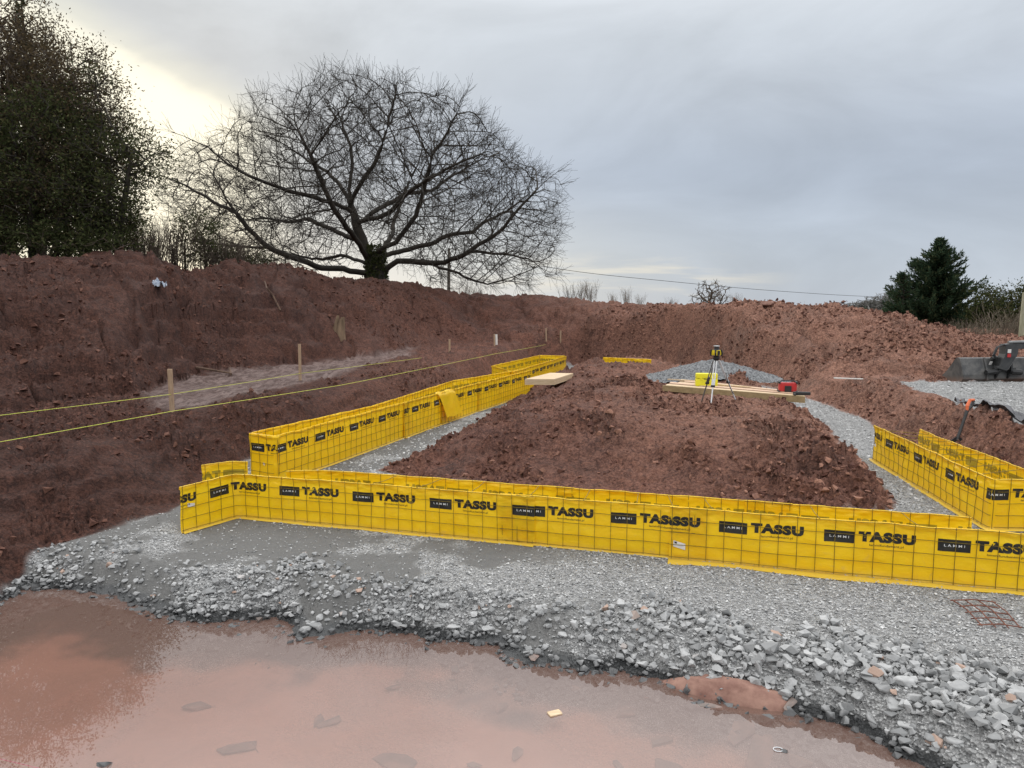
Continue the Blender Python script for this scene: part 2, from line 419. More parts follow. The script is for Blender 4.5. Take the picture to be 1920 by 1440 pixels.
# ------------------------------------------------------------------ ground material
m_ground, t, out = new_mat("red earth and grey gravel")
pos = t.pos(); px_, py_, pz_ = t.sep(pos)
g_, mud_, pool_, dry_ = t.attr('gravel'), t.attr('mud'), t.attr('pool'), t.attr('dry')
n1 = t.noise(pos, 0.9, 6, 0.6); n2 = t.noise(pos, 9, 6, 0.65); n3 = t.noise(pos, 45, 4, 0.6)
v0 = t.voro(pos, 9.0); n4 = t.noise(pos, 22, 5, 0.7)
vc_ = t.voro(t.mix(0.12, pos, t.add('ShaderNodeTexNoise').outputs['Color']), 3.2, 'DISTANCE_TO_EDGE')
crk = t.math('MULTIPLY', t.step(vc_.outputs['Distance'], 0.05, 0.0), t.step(n1, 0.45, 0.6))
lum = t.math('SUBTRACT', t.math('ADD', t.math('MULTIPLY', t.sep(v0.outputs['Color'])[0], 0.35), t.math('MULTIPLY', t.step(n4, 0.36, 0.64), 0.65)), t.math('MULTIPLY', crk, 0.5), None, True)
e = t.mix(lum, (0.046, 0.018, 0.013), (0.240, 0.105, 0.073))
e = t.mix(t.step(n1, 0.35, 0.65, 0, 0.45), e, (0.085, 0.042, 0.035))
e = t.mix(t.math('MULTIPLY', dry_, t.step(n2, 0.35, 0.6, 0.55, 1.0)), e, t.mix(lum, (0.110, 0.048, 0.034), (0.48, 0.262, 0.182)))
e = t.mix(t.step(n2, 0.52, 0.68, 0, 0.55), e, (0.045, 0.022, 0.019))
e = t.mix(t.step(n3, 0.62, 0.74, 0, 0.45), e, (0.25, 0.155, 0.13))
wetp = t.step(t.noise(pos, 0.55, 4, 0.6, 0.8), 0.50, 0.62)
shade_damp = t.math('MAXIMUM', t.attr('shade_damp'), t.math('MULTIPLY', wetp, 0.5))  # left bank's backlit shade put into the soil colour, along with damp and wet patches
vs_ = t.add('ShaderNodeVectorMath', operation='SCALE'); t.put(vs_.inputs[0], e); t.put(vs_.inputs['Scale'], t.fmix(shade_damp, 1.0, 0.58)); e = vs_.outputs[0]
v1 = t.voro(pos, 42); v2 = t.voro(pos, 17)
crush = t.mix(t.sep(v1.outputs['Color'])[0], (0.27, 0.27, 0.268), (0.62, 0.62, 0.61))
silt = t.attr('silt')
crush = t.mix(t.math('MULTIPLY', t.step(t.sep(v2.outputs['Color'])[1], 0.4, 1.0), 0.4), crush, (0.23, 0.23, 0.228))
crush = t.mix(t.math('MULTIPLY', silt, 0.95), crush, t.mix(n2, (0.095, 0.094, 0.090), (0.15, 0.148, 0.143)))
col = t.mix(g_, e, crush)
col = t.mix(t.math('MULTIPLY', mud_, 0.7), col, t.mix(t.step(t.noise(t.scalev(pos, (2.2, 0.9, 1.0)), 2.2, 6, 0.65, 1.0), 0.40, 0.60), (0.085, 0.050, 0.042), (0.27, 0.20, 0.18)))
pmud = t.mix(t.step(t.noise(pos, 1.1, 5, 0.6, 0.8), 0.35, 0.65), (0.58, 0.335, 0.262), (0.49, 0.295, 0.236))
pmud = t.mix(t.step(t.noise(pos, 5.5, 5, 0.6, 1.2), 0.60, 0.80, 0, 0.35), pmud, (0.24, 0.165, 0.14))
col = t.mix(pool_, col, pmud)
wet = t.math('MULTIPLY', t.step(t.math('ADD', pz_, t.math('MULTIPLY', n2, 0.06)), WATER + 0.13, WATER + 0.07), t.math('MULTIPLY', t.step(pz_, WATER - 0.045, WATER - 0.005, 0.25, 1.0), t.math('SUBTRACT', 1.0, pool_)))
col = t.mix(wet, col, t.mix(g_, (0.075, 0.038, 0.031), (0.075, 0.077, 0.078)))
rgh = t.fmix(wet, t.fmix(mud_, t.fmix(t.math('MULTIPLY', wetp, t.math('SUBTRACT', 1.0, g_)), 0.94, 0.78), 0.5), 0.35)
bh = t.math('ADD', t.math('ADD', t.math('MULTIPLY', n2, 1.3), t.math('MULTIPLY', n4, 1.0)), t.math('MULTIPLY', n3, 0.4))
bh = t.fmix(g_, bh, t.math('ADD', t.math('MULTIPLY', v1.outputs['Distance'], t.math('SUBTRACT', 1.1, silt)), t.math('MULTIPLY', n3, 0.3)))
bh = t.math('MULTIPLY', bh, t.math('SUBTRACT', 1.0, t.math('MULTIPLY', pool_, 0.8)))
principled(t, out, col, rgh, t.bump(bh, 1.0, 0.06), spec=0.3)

quad = np.arange(nr * nc).reshape(nr, nc)
Q = np.stack([quad[:-1, :-1], quad[:-1, 1:], quad[1:, 1:], quad[1:, :-1]], -1).reshape(-1, 4)
R = GR[:-1, :-1].reshape(-1)
V = np.stack([GX, GY, GZ], -1).reshape(-1, 3)
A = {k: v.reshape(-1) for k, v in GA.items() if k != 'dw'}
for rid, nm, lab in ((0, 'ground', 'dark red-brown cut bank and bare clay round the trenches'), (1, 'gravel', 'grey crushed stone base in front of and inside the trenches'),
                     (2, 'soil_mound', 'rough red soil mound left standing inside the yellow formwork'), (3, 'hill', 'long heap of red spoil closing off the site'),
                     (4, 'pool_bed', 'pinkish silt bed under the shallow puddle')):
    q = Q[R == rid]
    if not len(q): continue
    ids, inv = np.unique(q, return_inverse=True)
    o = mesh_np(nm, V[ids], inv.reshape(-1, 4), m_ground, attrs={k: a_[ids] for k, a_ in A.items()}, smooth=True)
    tag(o, lab, None, None, 'structure')
# wide field under and beyond the site
m_field = simple("pasture", (0.07, 0.085, 0.035), (0.12, 0.11, 0.05), 0.05, 0.95)
fx = []; FRs = [58, 75, 110, 180, 400, 1500]
FA = np.linspace(-1.3, 1.3, 40)
FV = np.array([[math.sin(a_) * r_, math.cos(a_) * r_, 1.2 - 0.2 * math.sin(a_ * 7)] for r_ in FRs for a_ in FA])
fi = np.arange(len(FV)).reshape(len(FRs), -1)
FQ = np.stack([fi[:-1, :-1], fi[:-1, 1:], fi[1:, 1:], fi[1:, :-1]], -1).reshape(-1, 4)
tag(mesh_np('field', FV, FQ, m_field), 'rough grassland beyond the spoil heaps', kind='structure')
print("terrain", time.time() - T0)

# ------------------------------------------------------------------ water
m_water, t, out = new_mat("shallow puddle water")
pos = t.pos()
nrm = t.bump(t.noise(t.scalev(pos, (1.0, 2.2, 1.0)), 3.0, 3, 0.5), 0.3, 0.0004)
fr = t.add('ShaderNodeFresnel'); fr.inputs[0].default_value = 2.0; t.put(fr.inputs['Normal'], nrm)
tr = t.add('ShaderNodeBsdfTransparent'); tr.inputs[0].default_value = (0.96, 0.92, 0.89, 1)
gls = t.add('ShaderNodeBsdfGlossy'); gls.inputs['Roughness'].default_value = 0.004; t.put(gls.inputs['Normal'], nrm)
mur = t.add('ShaderNodeBsdfDiffuse'); mur.inputs[0].default_value = (0.58, 0.355, 0.285, 1)
ms0 = t.add('ShaderNodeMixShader'); ms0.inputs[0].default_value = 0.2
t.l.new(tr.outputs[0], ms0.inputs[1]); t.l.new(mur.outputs[0], ms0.inputs[2])
ms = t.add('ShaderNodeMixShader'); t.put(ms.inputs[0], fr.outputs[0]); t.l.new(ms0.outputs[0], ms.inputs[1]); t.l.new(gls.outputs[0], ms.inputs[2])
t.l.new(ms.outputs[0], out.inputs[0])
wv = np.array([(-7.5, 0.5, WATER), (4.4, 0.5, WATER), (4.4, 8.9, WATER), (-7.5, 8.9, WATER)])
tag(mesh_np('water', wv, np.array([[0, 1, 2, 3]]), m_water), 'shallow muddy pink puddle across the foreground', kind='structure')

# ------------------------------------------------------------------ stones
def hull(seed, flat=0.7, npt=11, sub=False):
    r = random.Random(seed); bm = bmesh.new()
    for _ in range(npt):
        v = Vector((r.gauss(0, 1), r.gauss(0, 1), r.gauss(0, 1))).normalized() * r.uniform(0.8, 1.05)
        bm.verts.new((v.x * r.uniform(.85, 1.1), v.y * 0.8, v.z * flat))
    bmesh.ops.convex_hull(bm, input=bm.verts[:])
    for v in [v for v in bm.verts if not v.link_faces]: bm.verts.remove(v)
    bmesh.ops.triangulate(bm, faces=bm.faces[:])
    bm.verts.index_update()
    V_ = np.array([v.co[:] for v in bm.verts]); F_ = np.array([[v.index for v in f.verts] for f in bm.faces]); bm.free()
    return V_, F_
ROCKS = [hull(i, 0.55 + 0.35 * (i % 3) / 2, 9 + i % 5) for i in range(16)]
CHIPS = [hull(60 + i, 0.32 + 0.2 * (i % 2), 7) for i in range(8)]
LUMPS = [hull(80 + i, 0.75, 8) for i in range(10)]
def scatter(name, pts, sizes, shapes, mat, tint, tilt=0.5, attrs=None):
    n = len(pts); which = rng.integers(0, len(shapes), n)
    Vs, Fs, Ts, off = [], [], [], 0
    for k, (sv_, sf) in enumerate(shapes):
        idx = np.where(which == k)[0]
        if not len(idx): continue
        m = len(idx)
        yaw = rng.uniform(0, 6.283, m); tx = rng.normal(0, tilt, m)
        cz, sz_ = np.cos(yaw), np.sin(yaw); cx_, sx_ = np.cos(tx), np.sin(tx)
        Rm = np.zeros((m, 3, 3))
        Rm[:, 0, 0] = cz; Rm[:, 0, 1] = -sz_ * cx_; Rm[:, 0, 2] = sz_ * sx_
        Rm[:, 1, 0] = sz_; Rm[:, 1, 1] = cz * cx_; Rm[:, 1, 2] = -cz * sx_
        Rm[:, 2, 1] = sx_; Rm[:, 2, 2] = cx_
        sc = sizes[idx][:, None] * rng.uniform(0.75, 1.2, (m, 3))
        vv = sv_[None] * sc[:, None, :]
        vv = np.einsum('mij,mkj->mki', Rm, vv) + pts[idx][:, None, :]
        Vs.append(vv.reshape(-1, 3)); Ts.append(np.repeat(tint[idx], len(sv_)))
        Fs.append((sf[None] + (np.arange(m) * len(sv_))[:, None, None] + off).reshape(-1, 3)); off += m * len(sv_)
    o = mesh_np(name, np.concatenate(Vs), np.concatenate(Fs), mat, attrs={'tint': np.concatenate(Ts)})
    return o
def stone_mat(name, dark, light, rusty=(0.38, 0.27, 0.215), wetline=True):
    m, t, out = new_mat(name)
    pos = t.pos(); ti = t.attr('tint'); z = t.sep(pos)[2]
    n = t.noise(pos, 30, 4, 0.6)
    c = t.mix(t.step(ti, 0.0, 0.95, 0, 1, 'LINEAR'), dark, light)
    c = t.mix(t.step(n, 0.3, 0.7, 0, 0.35), c, (0.20, 0.20, 0.20))
    c = t.mix(t.step(ti, 0.982, 0.986), c, rusty)
    r = 0.85
    if wetline:
        wt = t.step(t.math('ADD', z, t.math('MULTIPLY', n, 0.05)), WATER + 0.12, WATER + 0.06)
        wt = t.math('MULTIPLY', wt, t.step(z, WATER - 0.06, WATER - 0.01, 0.35, 1.0))
        c = t.mix(wt, c, t.mix(0.78, c, (0.03, 0.031, 0.033))); r = t.fmix(wt, 0.85, 0.3)
    principled(t, out, c, r, t.bump(n, 0.5, 0.01), spec=0.35)
    return m
m_stone = stone_mat("grey limestone", (0.21, 0.214, 0.214), (0.47, 0.472, 0.468))
m_chip = stone_mat("grey stone chippings", (0.28, 0.282, 0.282), (0.62, 0.62, 0.61))
m_clod, t, out = new_mat("red clods")
pos = t.pos(); ti = t.attr('tint'); n = t.noise(pos, 22, 5, 0.65); dk = t.noise(pos, 0.7, 3)
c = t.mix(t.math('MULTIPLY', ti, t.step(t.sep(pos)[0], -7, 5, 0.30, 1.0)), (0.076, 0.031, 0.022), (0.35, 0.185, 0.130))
c = t.mix(t.step(n, 0.4, 0.7, 0, 0.5), c, (0.06, 0.030, 0.026))
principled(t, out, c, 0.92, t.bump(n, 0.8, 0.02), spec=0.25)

def sample(n, xr, yr, keep):         # rejection sampling over the ground
    x = rng.uniform(*xr, n); y = rng.uniform(*yr, n)
    z, A_, reg = terrain(x, y)
    k = keep(x, y, z, A_, reg)
    k = rng.random(n) < k
    return np.stack([x[k], y[k], z[k]], 1), {q: v[k] for q, v in A_.items()}, reg[k]
# rubble along the water's edge
def k_shore(x, y, z, A_, reg):
    band = ss((0.60 - A_['dw']) / 0.5) ** 1.3 * ss((A_['dw'] + 0.95 + 0.5 * ss((x - 1) / 2) + 0.5 * fbm(x * 1.2, y * 1.2, 2, 5)) / 0.7)
    return (A_['gravel'] > 0.6) * band * (0.25 + 0.75 * ss(0.5 + 1.5 * fbm(x * 0.8, y * 0.8, 2, 6)) * 1.0)
pts, A_, _ = sample(64000, (-6.2, 7.0), (3.2, 9.2), k_shore)
sz = 0.014 + 0.043 * rng.random(len(pts)) ** 2.2 + 0.030 * ss((pts[:, 0] + 0.5) / 3.0) * rng.random(len(pts)) ** 2
pts[:, 2] += sz * 0.35 + 0.025 * rng.random(len(pts)) * ss((-A_['dw'] + 0.1) / 0.2)
o = scatter('gravel', pts, sz, ROCKS, m_stone, rng.random(len(pts))); tag(o, 'broken grey rubble along the edge of the puddle', kind='stuff')
# chippings over the stone base
def k_chip(x, y, z, A_, reg):
    silt = A_['silt']
    return (A_['gravel'] > 0.6) * (A_['dw'] < -0.1) * (1 - 0.86 * silt) * (y < 13)
pts, A_, _ = sample(130000, (-6, 7.5), (4.6, 13), k_chip)
sz = 0.006 + 0.022 * rng.random(len(pts)) ** 2.4
pts[:, 2] += sz * 0.3
o = scatter('gravel', pts, sz, CHIPS, m_chip, rng.random(len(pts)) * 0.95, 0.25); tag(o, 'loose pale chippings over the compacted grey stone base', kind='stuff')
# coarse stones in the trenches and on the raised pad
def k_far(x, y, z, A_, reg): return (A_['gravel'] > 0.6) * (A_['dw'] < -1.5) * (y - (10.2 - 0.298 * x) > 0)
pts, A_, _ = sample(60000, (-5, 20), (9.5, 24), k_far)
sz = 0.015 + 0.045 * rng.random(len(pts)) ** 2.5
o = scatter('gravel', pts, sz, CHIPS, m_chip, rng.random(len(pts)) * 0.95, 0.4); tag(o, 'coarse grey stone in the trenches and on the raised pad', kind='stuff')
ft_ = rng.uniform(-0.3, 11.5, 2600); ot_ = np.abs(rng.normal(0, 0.13, 2600)) + 0.02
px2 = -3.98 + 0.9596 * ft_ - 0.2816 * ot_; py2 = 10.07 - 0.2816 * ft_ - 0.9596 * ot_
kk = rng.random(2600) < ss(0.6 + 1.5 * fbm(px2 * 1.1, py2, 2, 9)); px2, py2 = px2[kk], py2[kk]
pts = np.stack([px2, py2, terrain(px2, py2)[0] + 0.006], 1); sz = 0.007 + 0.022 * rng.random(len(pts)) ** 3
o = scatter('gravel', pts, sz, CHIPS, m_chip, rng.random(len(pts)) * 0.95, 0.4); tag(o, 'pebbles kicked against the foot of the front yellow row', kind='stuff')
# clods
def k_clod(x, y, z, A_, reg): return (A_['gravel'] < 0.3) * (A_['mud'] < 0.3) * (reg != 4) * (0.25 + 0.75 * (reg == 2)) * (0.06 + 0.94 * SMO(x, y) ** 1.5) * 1.1
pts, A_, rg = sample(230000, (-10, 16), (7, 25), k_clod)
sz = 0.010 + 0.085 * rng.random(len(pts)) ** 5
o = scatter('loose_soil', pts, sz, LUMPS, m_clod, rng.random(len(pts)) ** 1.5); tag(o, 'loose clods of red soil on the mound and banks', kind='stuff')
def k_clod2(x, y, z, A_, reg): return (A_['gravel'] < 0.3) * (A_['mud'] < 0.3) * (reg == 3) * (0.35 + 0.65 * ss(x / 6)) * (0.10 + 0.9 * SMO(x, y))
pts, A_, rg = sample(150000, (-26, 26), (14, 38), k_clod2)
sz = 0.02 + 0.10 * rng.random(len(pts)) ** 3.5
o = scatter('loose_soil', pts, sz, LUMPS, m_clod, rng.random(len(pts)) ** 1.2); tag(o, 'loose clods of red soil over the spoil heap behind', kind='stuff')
print("stones", time.time() - T0)
# ------------------------------------------------------------------ yellow formwork
m_film, t, out = new_mat("yellow plastic film")
pos = t.add('ShaderNodeTexCoord').outputs['Object']
n1 = t.noise(t.scalev(pos, (1, 1, 1.4)), 3.2, 4, 0.6, 0.7); n2 = t.noise(t.scalev(pos, (0.5, 0.5, 2.2)), 16, 4, 0.6)
fc = t.mix(t.step(n1, 0.3, 0.7), (0.96, 0.67, 0.014), (0.92, 0.59, 0.009))
fc = t.mix(t.step(n2, 0.62, 0.8, 0, 0.35), fc, (0.88, 0.66, 0.10))
fc = t.mix(t.math('MULTIPLY', t.step(t.sep(pos)[2], 0.10, 0.0), 0.35), fc, (0.62, 0.46, 0.20))
n3 = t.noise(pos, 7, 5, 0.65, 1.5)
fc = t.mix(t.math('MULTIPLY', t.step(n3, 0.56, 0.75), t.step(t.sep(pos)[2], 0.45, 0.02, 0.08, 0.55)), fc, (0.50, 0.36, 0.17))
nm = t.bump(t.math('ADD', t.math('MULTIPLY', n3, 0.7), t.math('ADD', n1, t.math('MULTIPLY', n2, 0.3))), 0.4, 0.03)
pb = principled(t, out, fc, 0.33, nm, spec=0.45, link=False)
tl = t.add('ShaderNodeBsdfTranslucent'); t.put(tl.inputs[0], (0.85, 0.50, 0.01))
mx = t.add('ShaderNodeMixShader'); mx.inputs[0].default_value = 0.30
t.l.new(pb.outputs[0], mx.inputs[1]); t.l.new(tl.outputs[0], mx.inputs[2]); t.l.new(mx.outputs[0], out.inputs[0])
m_wire = simple("rusting steel wire", (0.27, 0.19, 0.02), (0.18, 0.12, 0.03), 20, 0.6, 0.3)
m_ink = simple("black print", (0.012, 0.012, 0.013), (0.03, 0.028, 0.02), 9, 0.45)
m_white = simple("white print", (0.62, 0.62, 0.60), (0.7, 0.7, 0.68), 9, 0.6)
m_olive = simple("print showing through film", (0.30, 0.225, 0.012), (0.36, 0.27, 0.015), 9, 0.5)
m_olive2 = simple("box print showing through film", (0.26, 0.20, 0.012), (0.31, 0.24, 0.015), 9, 0.5)
m_label = simple("paper tag", (0.70, 0.68, 0.66), (0.60, 0.58, 0.55), 30, 0.7)

def text_mesh(s, size, offset=0.0, spacing=1.0, sx=1.0):
    c = bpy.data.curves.new("lettering", 'FONT'); c.body = s; c.size = size; c.offset = offset
    c.space_character = spacing; c.resolution_u = 3; c.fill_mode = 'FRONT' if hasattr(c, 'fill_mode') else c.fill_mode
    o = bpy.data.objects.new("lettering", c); COL.objects.link(o); bpy.context.view_layer.update()
    me = bpy.data.meshes.new_from_object(o)
    bpy.data.objects.remove(o); bpy.data.curves.remove(c)
    bm = bmesh.new(); bm.from_mesh(me); bpy.data.meshes.remove(me)
    bmesh.ops.triangulate(bm, faces=bm.faces[:])
    bmesh.ops.remove_doubles(bm, verts=bm.verts[:], dist=1e-5)
    Vt = np.array([v.co[:2] for v in bm.verts]); Ft = np.array([[v.index for v in f.verts] for f in bm.faces]); bm.free()
    Vt[:, 0] -= Vt[:, 0].min(); Vt[:, 0] *= sx
    return Vt, Ft
def fit(T, w_, h_=None):
    Vt, Ft = T; Vt = Vt.copy(); Vt[:, 1] -= Vt[:, 1].min()
    Vt[:, 0] *= w_ / Vt[:, 0].max()
    if h_: Vt[:, 1] *= h_ / Vt[:, 1].max()
    return Vt, Ft
REP = 1.145
def logo():
    """box + words, origin at the box's lower left corner: list of (V2, F, material index, lift)"""
    gx, gz = np.meshgrid(np.linspace(0, 0.315, 9), np.linspace(0, 0.135, 5))
    idx = np.arange(45).reshape(5, 9)
    fq = np.stack([idx[:-1, :-1], idx[:-1, 1:], idx[1:, 1:]], -1).reshape(-1, 3)
    fq2 = np.stack([idx[:-1, :-1], idx[1:, 1:], idx[1:, :-1]], -1).reshape(-1, 3)
    parts = [(np.stack([gx.ravel(), gz.ravel()], 1), np.concatenate([fq, fq2]), 0, 0.0)]
    L = fit(text_mesh("LAMMI", 1, 0.012, 1.55), 0.20, 0.027); L[0][:, 0] += 0.058; L[0][:, 1] += 0.054
    parts.append((L[0], L[1], 1, 0.003))
    Tt = fit(text_mesh("TASSU", 1, 0.072, 1.13), 0.575, 0.118); Tt[0][:, 0] += 0.355; Tt[0][:, 1] += 0.030
    parts.append((Tt[0], Tt[1], 0, 0.0))
    Ul = fit(text_mesh("lammifundament.pl", 1, 0.004, 1.0), 0.345, 0.034); Ul[0][:, 0] += 0.47; Ul[0][:, 1] -= 0.022
    parts.append((Ul[0], Ul[1], 0, 0.0))
    return parts
LOGO = logo()

class Path:
    def __init__(self, pts, r=0.05):
        P_ = [np.array(p[:2], float) for p in pts]
        fine = [P_[0]]
        for i in range(1, len(P_) - 1):        # round each corner
            a, b, c = P_[i - 1], P_[i], P_[i + 1]
            d1 = (a - b) / np.linalg.norm(a - b); d2 = (c - b) / np.linalg.norm(c - b)
            p, q = b + d1 * r, b + d2 * r
            for k in range(5):
                tt = k / 4; fine.append((1 - tt) ** 2 * p + 2 * tt * (1 - tt) * b + tt * tt * q)
        fine.append(P_[-1])
        self.p = np.array(fine); seg = np.linalg.norm(np.diff(self.p, axis=0), axis=1)
        self.s = np.concatenate([[0], np.cumsum(seg)]); self.L = self.s[-1]
    def at(self, s):
        s = np.asarray(s, float)
        return np.stack([np.interp(s, self.s, self.p[:, 0]), np.interp(s, self.s, self.p[:, 1])], -1)
    def frame(self, s):
        e = 0.02; a = self.at(np.clip(np.asarray(s) - e, 0, self.L)); b = self.at(np.clip(np.asarray(s) + e, 0, self.L))
        d = b - a; d /= np.linalg.norm(d, axis=-1, keepdims=True) + 1e-9
        return self.at(s), np.stack([d[..., 1], -d[..., 0]], -1)      # outward normal = right of the direction
def proj(x, y, z):
    z = z - CAM_Z; fw = y * math.cos(PITCH) - z * math.sin(PITCH); up = y * math.sin(PITCH) + z * math.cos(PITCH)
    return 960 + FPX * x / fw, 720 - FPX * up / fw
def s_at(path, u, z, s0=0.0, s1=None):
    ss_ = np.linspace(s0, s1 or path.L, 600); p = path.at(ss_)
    uu_ = np.array([proj(a, b, z)[0] for a, b in p]); return float(ss_[np.argmin(np.abs(uu_ - u))])
tie_n = [0]
def panel(label, pts, zb, h, anchor, inner=False, seed=0, flange=0.05, zfun=None, wave=1.0, r=0.05, tagpos=None, lean=0.0, print_on=True, zb1=None, topraise=0.0):
    """one formwork panel: film, wire mesh, print. Seen from its printed side the path runs left to right."""
    path = Path(pts, r); root = empty('formwork_panel', (path.p[0][0], path.p[0][1], zb))
    tag(root, label, 'formwork panel', 'yellow film-covered formwork panels')
    org = np.array([path.p[0][0], path.p[0][1], zb])
    zb1 = zb if zb1 is None else zb1
    def surf(s, hh, off):
        s = np.asarray(s, float); hh = np.asarray(hh, float)
        b, n = path.frame(s)
        top = ss((hh - h + 0.16) / 0.14)
        d = wave * (0.026 * fbm(s * 1.6 + seed * 9.7, hh * 2.2, 3, seed) + 0.016 * fbm(s * 6 + seed * 3.1, hh * 8 + s * 3, 3, seed + 50) + top * 0.016 * fbm(s * 9, hh * 26 + s * 4, 3, seed + 70))
        d = d * ss(hh / 0.08 + 0.3)
        # bellies a little between the wires
        d = d + 0.004 * np.sin(np.pi * s / 0.2) ** 2 * np.sin(np.pi * hh / 0.15) ** 2
        d = d + lean * (h - hh)
        z = zb + (zb1 - zb) * s / path.L + hh + top * 0.012 * fbm(s * 3 + seed, s * 0.7, 3, seed + 90) + topraise * 0
        o_ = d + off
        return np.stack([b[..., 0] + n[..., 0] * o_, b[..., 1] + n[..., 1] * o_, z], -1) - org
    ns = max(8, int(path.L / 0.04)); hv = np.concatenate([np.linspace(0, h - 0.13, 13), np.linspace(h - 0.12, h, 11)])
    S, Hh = np.meshgrid(np.linspace(0, path.L, ns), hv)
    Vf = surf(S, Hh, 0.0)
    if flange:                                             # film turned out over the ground at the foot
        b, n = path.frame(S[0]); fl = flange * (1 + 0.45 * fbm(S[0] * 1.7, S[0] * 0 + seed, 3, seed + 5))
        rows = []
        for k, (fo, fz) in enumerate(((1.0, 0.006), (0.6, 0.022), (0.15, 0.014))):
            o_ = fl * fo + 0.0
            q = Vf[0].copy(); q[:, 0] += n[:, 0] * o_; q[:, 1] += n[:, 1] * o_; q[:, 2] += fz + 0.006
            rows.append(q)
        Vf = np.concatenate([np.array(rows), Vf], 0)
    # hem folded over the top wire
    b, n = path.frame(S[0]); q = Vf[-1].copy(); sgn = 1 if inner else -1
    q2 = q.copy(); q[:, :2] += n * (0.010 * sgn); q[:, 2] += 0.006
    q2[:, :2] += n * (0.02 * sgn); q2[:, 2] -= 0.05 + 0.02 * fbm(S[0] * 3, S[0] * 0, 2, seed)
    Vf = np.concatenate([Vf, q[None], q2[None]], 0)
    R_, C_ = Vf.shape[:2]; idx = np.arange(R_ * C_).reshape(R_, C_)
    mesh_np('film', Vf.reshape(-1, 3), np.stack([idx[:-1, :-1], idx[:-1, 1:], idx[1:, 1:], idx[1:, :-1]], -1).reshape(-1, 4), m_film, root, smooth=True)
    # steel mesh, pressed against the film
    mb = MB(); wo_ = -0.007 if inner else 0.009
    wr = 0.0036
    for s_ in np.arange(0.03, path.L, 0.2):
        hs = np.linspace(0.005, h + 0.012, 7)
        mb.tube([Vector(p) for p in surf(np.full(7, s_), hs, wo_)], wr, 4)
    for h_ in np.arange(0.04, h + 0.01, 0.15):
        sv_ = np.linspace(0, path.L, max(6, int(path.L / 0.12)))
        mb.tube([Vector(p) for p in surf(sv_, np.full(len(sv_), min(h_, h)), wo_ * 1.6)], wr, 4)
    mb.build('wire_mesh', m_wire, root)
    # print
    if print_on:
        k0 = -int(anchor / REP) - 2
        zlo = 0.385 if h < 0.7 else 0.53
        for k in range(k0, k0 + int(path.L / REP) + 5):
            sb = anchor + k * REP
            if sb > path.L or sb + 0.93 < 0: continue
            VV, FF, MI, off = [], [], [], 0
            for (V2, F2, mi, lift) in LOGO:
                if inner and mi == 1: continue
                s_ = V2[:, 0] + sb
                fk = ((s_ >= 0.0) & (s_ <= path.L))[F2].any(1)
                if not fk.any(): continue
                VV.append(surf(np.clip(s_, 0, path.L), V2[:, 1] + zlo, (-(0.004 + lift) if inner else 0.004 + lift))); FF.append(F2[fk] + off)
                MI.append(np.full(fk.sum(), mi)); off += len(V2)
            if VV: mesh_np('printed_logo', np.concatenate(VV), np.concatenate(FF), None, root, mats=[m_olive] if inner else [m_ink, m_white], midx=np.concatenate(MI))
    for (tu, th, tw, tz) in (tagpos or []):
        g = surf(np.array([tu, tu + tw, tu + tw, tu]), np.array([th, th - tz * 0.45, th - tz * 1.45, th - tz]), 0.012)
        lb = mesh_np('label', g, np.array([[0, 1, 2, 3]]), m_label, root)
        g2 = surf(np.array([tu + tw * .1, tu + tw * .3, tu + tw * .3, tu + tw * .1]), np.array([th - tz * .15, th - tz * .22, th - tz * .5, th - tz * .43]), 0.014)
        mesh_np('printed_mark', g2, np.array([[0, 1, 2, 3]]), m_ink, lb)
    return root, path, surf, org
def ties(root, org, A_, B_, n):
    """wire ties from the top of one panel line to the top of the other"""
    for (pa, pb_) in zip(A_, B_):
        a, b = Vector(pa) - Vector(org), Vector(pb_) - Vector(org)
        mb = MB(); m = (a + b) / 2 + Vector((0, 0, -0.01))
        mb.tube([a, m, b], 0.005, 5); mb.build('tie_wire', m_wire, root)

FH = 0.64
F0 = np.array([-3.98, 10.07]); FE = np.array([5.46, 7.30]); FD = (FE - F0) / np.linalg.norm(FE - F0); FN = np.array([FD[1], -FD[0]])
def on_front(u, off=0.0):             # point of the front line seen at column u
    a = (u - 960) / FPX; s_ = np.linspace(0, 13, 4000); p = F0[None] + FD[None] * s_[:, None]
    uv = np.array([proj(q[0], q[1], 0.3)[0] for q in p]); q = p[np.argmin(np.abs(uv - u))]
    return q + FN * off
pA = [(-4.43, 9.28), F0, on_front(1003, 0.012)]
pa_ = Path(pA, 0.12)
rootA, pthA, surfA, orgA = panel('left stretch of the long front row, bent forward at its free left end', pA, 0, FH, s_at(pa_, 525, 0.45, 1.2), seed=1, r=0.12, tagpos=[(0.10, 0.40, 0.11, 0.05)], flange=0.09)
pB = [on_front(938), on_front(1328, -0.01)]
panel('short middle panel of the front row, between the two overlapping seams', pB, 0, FH, s_at(Path(pB), 1145, 0.45) , seed=2)
pC = [on_front(1255, 0.015), on_front(1255, 0.015) + FD * 5.6]
rootC, pthC, surfC, orgC = panel('right stretch of the front row, nearest the rusty mesh scrap, with a white paper tag', pC, 0, FH, s_at(Path(pC), 1348, 0.45), seed=3, flange=0.17, tagpos=[(0.05, 0.24, 0.14, 0.075)])
